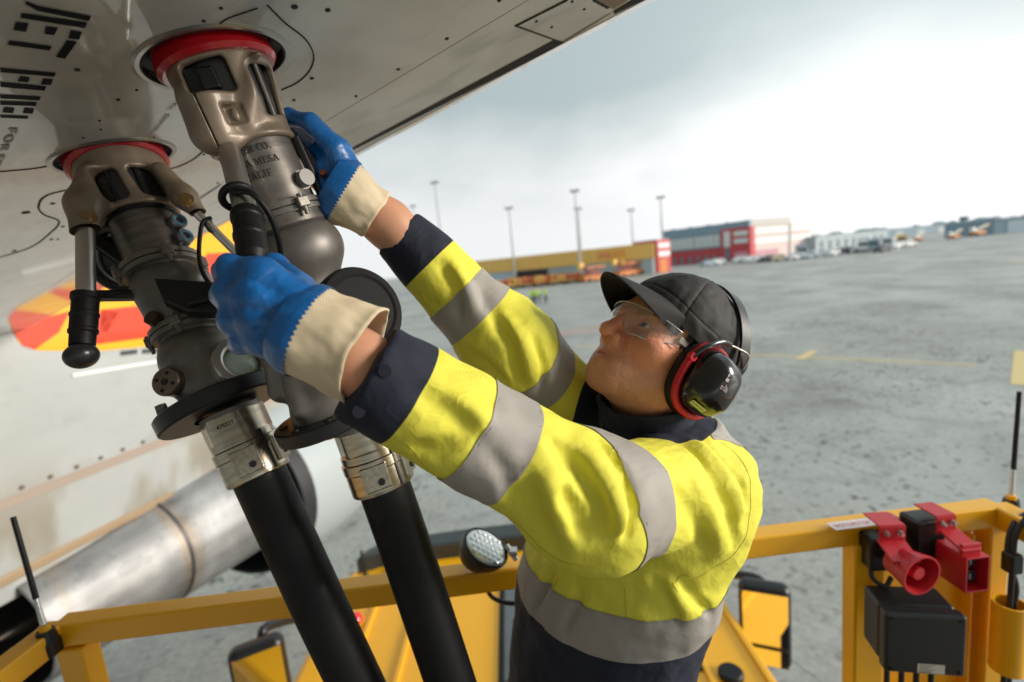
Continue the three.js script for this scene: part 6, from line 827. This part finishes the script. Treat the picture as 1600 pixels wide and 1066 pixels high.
  const crownG = field(crownF, V(-0.1, -0.06, -0.125), V(0.1, 0.165, 0.12), 0.0023, (x, y, z) => { const n = fbm(x * 50, y * 50, z * 50, 3), a = Math.abs(Math.atan2(x, z)), mesh2 = a > 0.75 && a < 1.65, st = sstep(0.0016, 0.0007, Math.abs(Math.abs(a - 0.75) * len(x, z) - 0.003)) * (noise3(x * 700, y * 700, z * 700) > 0.45 ? 1 : 0.2) + sstep(0.0016, 0.0007, Math.abs(Math.abs(a - 1.65) * len(x, z) - 0.003)) * (noise3(x * 700, y * 700, z * 700) > 0.45 ? 1 : 0.2), g = (0.7 + n * 0.6) * (mesh2 ? 1.9 : 1) + st * 1.6; return mesh2 ? [g, g * 0.9, g * 0.84] : [g, g * 0.98, g * 0.96]; });
  wear('cap_crown', hp(cut(crownG, edge)), CAPM); wear('cap_button', hp(new THREE.SphereGeometry(0.0075, 18, 12).scale(1, 0.5, 1).translate(0, 0.1545, -0.004)), CAPM.clone()).material.vertexColors = false;
  { const N = 40, M = 14, pos = [], ix = [], col = []; for (let s = 0; s < 2; s++) for (let j = 0; j <= M; j++) for (let i = 0; i <= N; i++) { const q = lerp(-1, 1, i / N), t = j / M, a = q * 1.02, reach = 0.072 * Math.pow(Math.cos(q * Math.PI / 2 * 0.99), 0.62); const bx0 = Math.sin(a) * 0.0855, bz = -0.004 + Math.cos(a) * 0.1085, by = 0.018 + 0.37 * bz + 0.008; const x = bx0 * (1 - 0.1 * t), z = bz + t * reach, y = by + 0.006 - t * reach * 0.27 - t * t * 0.007 - 0.016 * q * q * t * t + 0.006 * t * (1 - q * q) - (s ? 0.0028 : 0); const p = V(x, y, z); pos.push(p.x, p.y, p.z); const g = 1 + 0.3 * (fbm(x * 60, y * 60, z * 60, 3) - 0.5); col.push(g * 1.2, g * 1.2, g * 1.2); }
    const R1 = (N + 1) * (M + 1); for (let s = 0; s < 2; s++) for (let j = 0; j < M; j++) for (let i = 0; i < N; i++) { const a = s * R1 + j * (N + 1) + i, b = a + N + 1; s ? ix.push(a, a + 1, b, b, a + 1, b + 1) : ix.push(a, b, a + 1, b, b + 1, a + 1); } for (let i = 0; i < N; i++) { const a = M * (N + 1) + i, b = a + R1; ix.push(a, b, a + 1, b, b + 1, a + 1); }
    const g = new THREE.BufferGeometry(); g.setAttribute('position', new THREE.Float32BufferAttribute(pos, 3)); g.setAttribute('color', new THREE.Float32BufferAttribute(col, 3)); g.setIndex(ix); g.computeVertexNormals(); wear('cap_peak', hp(g), CAPM); }
  // hair cropped short at the nape and temple
  wear('hair', hp(cut(field((x, y, z) => skull(x, y, z) - 0.0035 + (noise3(x * 260, y * 120, z * 260) - 0.5) * 0.004, V(-0.09, -0.06, -0.115), V(0.09, 0.06, 0.09), 0.0026), (x, y, z) => Math.min(0.03 + 0.4 * z - y, y + 0.045 + z * 0.4, 0.045 - z))), mat([0.05, 0.033, 0.022], 0.7));
  // ear muffs
  const CUP = mat([0.009, 0.0095, 0.0105], 0.2, { clearcoat: 0.6, clearcoatRoughness: 0.12 }), REDM = mat([0.55, 0.012, 0.022], 0.35);
  for (const s of [1, -1]) { const cup = (x, y, z) => { const yy = y + 0.008, zz = z + 0.008, k = lerp(1.06, 0.74, clamp((s * x - 0.09) / 0.05)); return smax(bx(s * x - 0.113, yy / k, zz / k, 0.0295, 0.0505, 0.0415, 0.0285), ell(V(0.09, 0, 0), 0.056, 0.0575, 0.048)(s * x, yy, zz), 0.012) * 0.85; };
    const c = wear('ear_cup', hp(field(cup, V(s > 0 ? 0.07 : -0.16, -0.08, -0.07), V(s > 0 ? 0.16 : -0.07, 0.06, 0.06), 0.0022)), CUP);
    const ovalRing = (r, x0, x1, mm, name) => { const pts = []; const sh = []; for (let i = 0; i <= 48; i++) { const a = i / 48 * Math.PI * 2, pw = 0.8; pts.push(V(s * x0, -0.008 + Math.sign(Math.sin(a)) * Math.abs(Math.sin(a)) ** pw * 0.0515 * r, -0.008 + Math.sign(Math.cos(a)) * Math.abs(Math.cos(a)) ** pw * 0.0425 * r)); } const curve = new THREE.CatmullRomCurve3(pts.slice(0, 48), true); const g = new THREE.TubeGeometry(curve, 96, x1, 10, true); return mesh(name, shift(hp(g), man.position), mm, c); };
    ovalRing(1.02, 0.089, 0.0058, REDM, 'red_ring'); ovalRing(0.94, 0.0775, 0.0105, RUB, 'cushion');
    mesh('pivot', shift(hp(new THREE.CylinderGeometry(0.0062, 0.0062, 0.008, 20).rotateZ(Math.PI / 2).translate(s * 0.099, 0.006, 0.0435)), man.position), REDM, c);
    mesh('yoke_arm', shift(hp(tube([V(s * 0.1, 0.006, 0.044), V(s * 0.104, 0.03, 0.034), V(s * 0.103, 0.052, 0.012), V(s * 0.1, 0.058, -0.006)], 0.0042, 24)), man.position), CUP, c);
    if (s > 0) { const lab = (w, h, px, py, d, draw, rot) => { const t = print(256, 128, draw); const r = ray(px, py).normalize(), inv = HM.clone().invert(), p = EYE.clone().addScaledVector(r, 0.55); for (let i = 0; i < 120; i++) { const q = p.clone().applyMatrix4(inv), dd = cup(q.x, q.y, q.z); if (dd < 0.0006) break; p.addScaledVector(r, Math.max(dd, 0.0004)); } const q = p.clone().applyMatrix4(inv), e = 0.001, n = V(cup(q.x + e, q.y, q.z) - cup(q.x - e, q.y, q.z), cup(q.x, q.y + e, q.z) - cup(q.x, q.y - e, q.z), cup(q.x, q.y, q.z + e) - cup(q.x, q.y, q.z - e)).normalize().transformDirection(HM); const x = camV(Math.cos(rot), Math.sin(rot), 0); x.addScaledVector(n, -x.dot(n)).normalize(); const y = n.clone().cross(x); return [t, new THREE.PlaneGeometry(w, h).applyMatrix4(basis(p.clone().addScaledVector(n, d), x, y, n))]; };
      const [t1, g1] = lab(0.024, 0.0085, 1091, 634, 0.0016, (k, w, h) => { k.fillStyle = '#c9cc8e'; k.fillRect(0, 0, w, h); k.fillStyle = '#2b2c20'; k.font = 'bold 78px sans-serif'; k.fillText('Hofmann', 10, 90, 236); }, -0.75); mesh('name_sticker', shift(g1, man.position), mat('#ffffff', 0.4, { map: t1 }), c);
      const [t2, g2] = lab(0.03, 0.015, 1136, 598, 0.0014, (k, w, h) => { k.fillStyle = '#000'; k.fillRect(0, 0, w, h); k.fillStyle = '#fff'; k.font = 'bold 44px sans-serif'; k.fillText('CE', 14, 48); k.font = '20px sans-serif'; for (let i = 0; i < 4; i++) k.fillRect(14, 64 + i * 14, 90 - i * 12, 6); k.fillRect(130, 24, 44, 44); k.fillRect(190, 24, 40, 20); }, 0.95); mesh('printed_marks', shift(g2, man.position), mat([0.6, 0.5, 0.5], 0.5, { alphaMap: t2, transparent: true }), c); } }
  { const arc = []; for (let i = 0; i <= 28; i++) { const a = lerp(-0.12, Math.PI + 0.12, i / 28), sn = Math.sin(a); arc.push(V(Math.cos(a) * lerp(0.091, 0.094, sn), 0.05 + sn * 0.109, lerp(-0.06, -0.012, Math.max(sn, 0)))); }
    const cv = new THREE.CatmullRomCurve3(arc), N = 80, pos = [], ix = []; const wd = V(0, -0.25, 1).normalize(); for (let i = 0; i <= N; i++) { const p = cv.getPoint(i / N), t = cv.getTangent(i / N), n = t.clone().cross(wd).normalize(), hw = 0.0105; for (const [a, b] of [[-1, -1], [1, -1], [1, 1], [-1, 1]]) { const q = p.clone().addScaledVector(wd, a * hw).addScaledVector(n, b * 0.0022); pos.push(q.x, q.y, q.z); } } for (let i = 0; i < N; i++) for (let k = 0; k < 4; k++) { const a = i * 4 + k, b = i * 4 + (k + 1) % 4; ix.push(a, b, a + 4, b, b + 4, a + 4); } const g0 = new THREE.BufferGeometry(); g0.setAttribute('position', new THREE.Float32BufferAttribute(pos, 3)); g0.setIndex(ix); const g = g0.toNonIndexed(); g.computeVertexNormals(); wear('headband', hp(g), mat([0.012, 0.012, 0.013], 0.35));
    for (const s of [1, -1]) { wear('headband_wire', hp(tube([V(s * 0.095, 0.048, -0.062), V(s * 0.1, 0.066, -0.052), V(s * 0.101, 0.062, -0.022), V(s * 0.102, 0.056, -0.002)], 0.0017, 24, 8)), STEEL); } }
  // clear wrap-round safety spectacles
  { const N = 48, M = 10, pos = [], ix = [], top = [], low = []; const pt = (th, t) => { const x = Math.sin(th) * 0.0745, z = 0.039 + Math.cos(th) * 0.0785, at = Math.abs(th), yt = 0.0375 - 0.004 * at, yb = lerp(0.008, -0.012, sstep(0.06, 0.42, at)) + 0.006 * sstep(0.2, 0.6, at) + 0.018 * sstep(0.7, 1.35, at); return V(x, lerp(yb, yt, t), z - (1 - t) * 0.006); };
    for (let j = 0; j <= M; j++) for (let i = 0; i <= N; i++) { const p = pt(lerp(-1.35, 1.35, i / N), j / M); pos.push(p.x, p.y, p.z); if (j === 0) low.push(p); if (j === M) top.push(p); } for (let j = 0; j < M; j++) for (let i = 0; i < N; i++) { const a = j * (N + 1) + i, b = a + N + 1; ix.push(a, a + 1, b, b, a + 1, b + 1); }
    const g = new THREE.BufferGeometry(); g.setAttribute('position', new THREE.Float32BufferAttribute(pos, 3)); g.setIndex(ix); g.computeVertexNormals();
    const lens = wear('safety_glasses', hp(g), mat([0.93, 0.94, 0.94], 0.06, { transmission: 0.93, thickness: 0, ior: 1.6 }));
    const clear = mat([0.6, 0.56, 0.52], 0.12, { transmission: 0.35, thickness: 0, ior: 1.5 }), sub = (n, q) => mesh(n, shift(hp(q), man.position), clear, lens);
    sub('lens_rim', new THREE.TubeGeometry(new THREE.CatmullRomCurve3(low), 90, 0.0010, 6)); sub('lens_rim', new THREE.TubeGeometry(new THREE.CatmullRomCurve3(top), 90, 0.0012, 6));
    for (const s of [1, -1]) sub('temple_arm', box(0.003, 0.0095, 0.075, 0.001).rotateY(-s * 0.1).translate(s * 0.0735, 0.0235, 0.016)); sub('nose_pad', box(0.012, 0.012, 0.004, 0.0015).rotateX(-0.5).translate(0, 0.016, 0.109)); }
}
renderer.render(scene, camera);
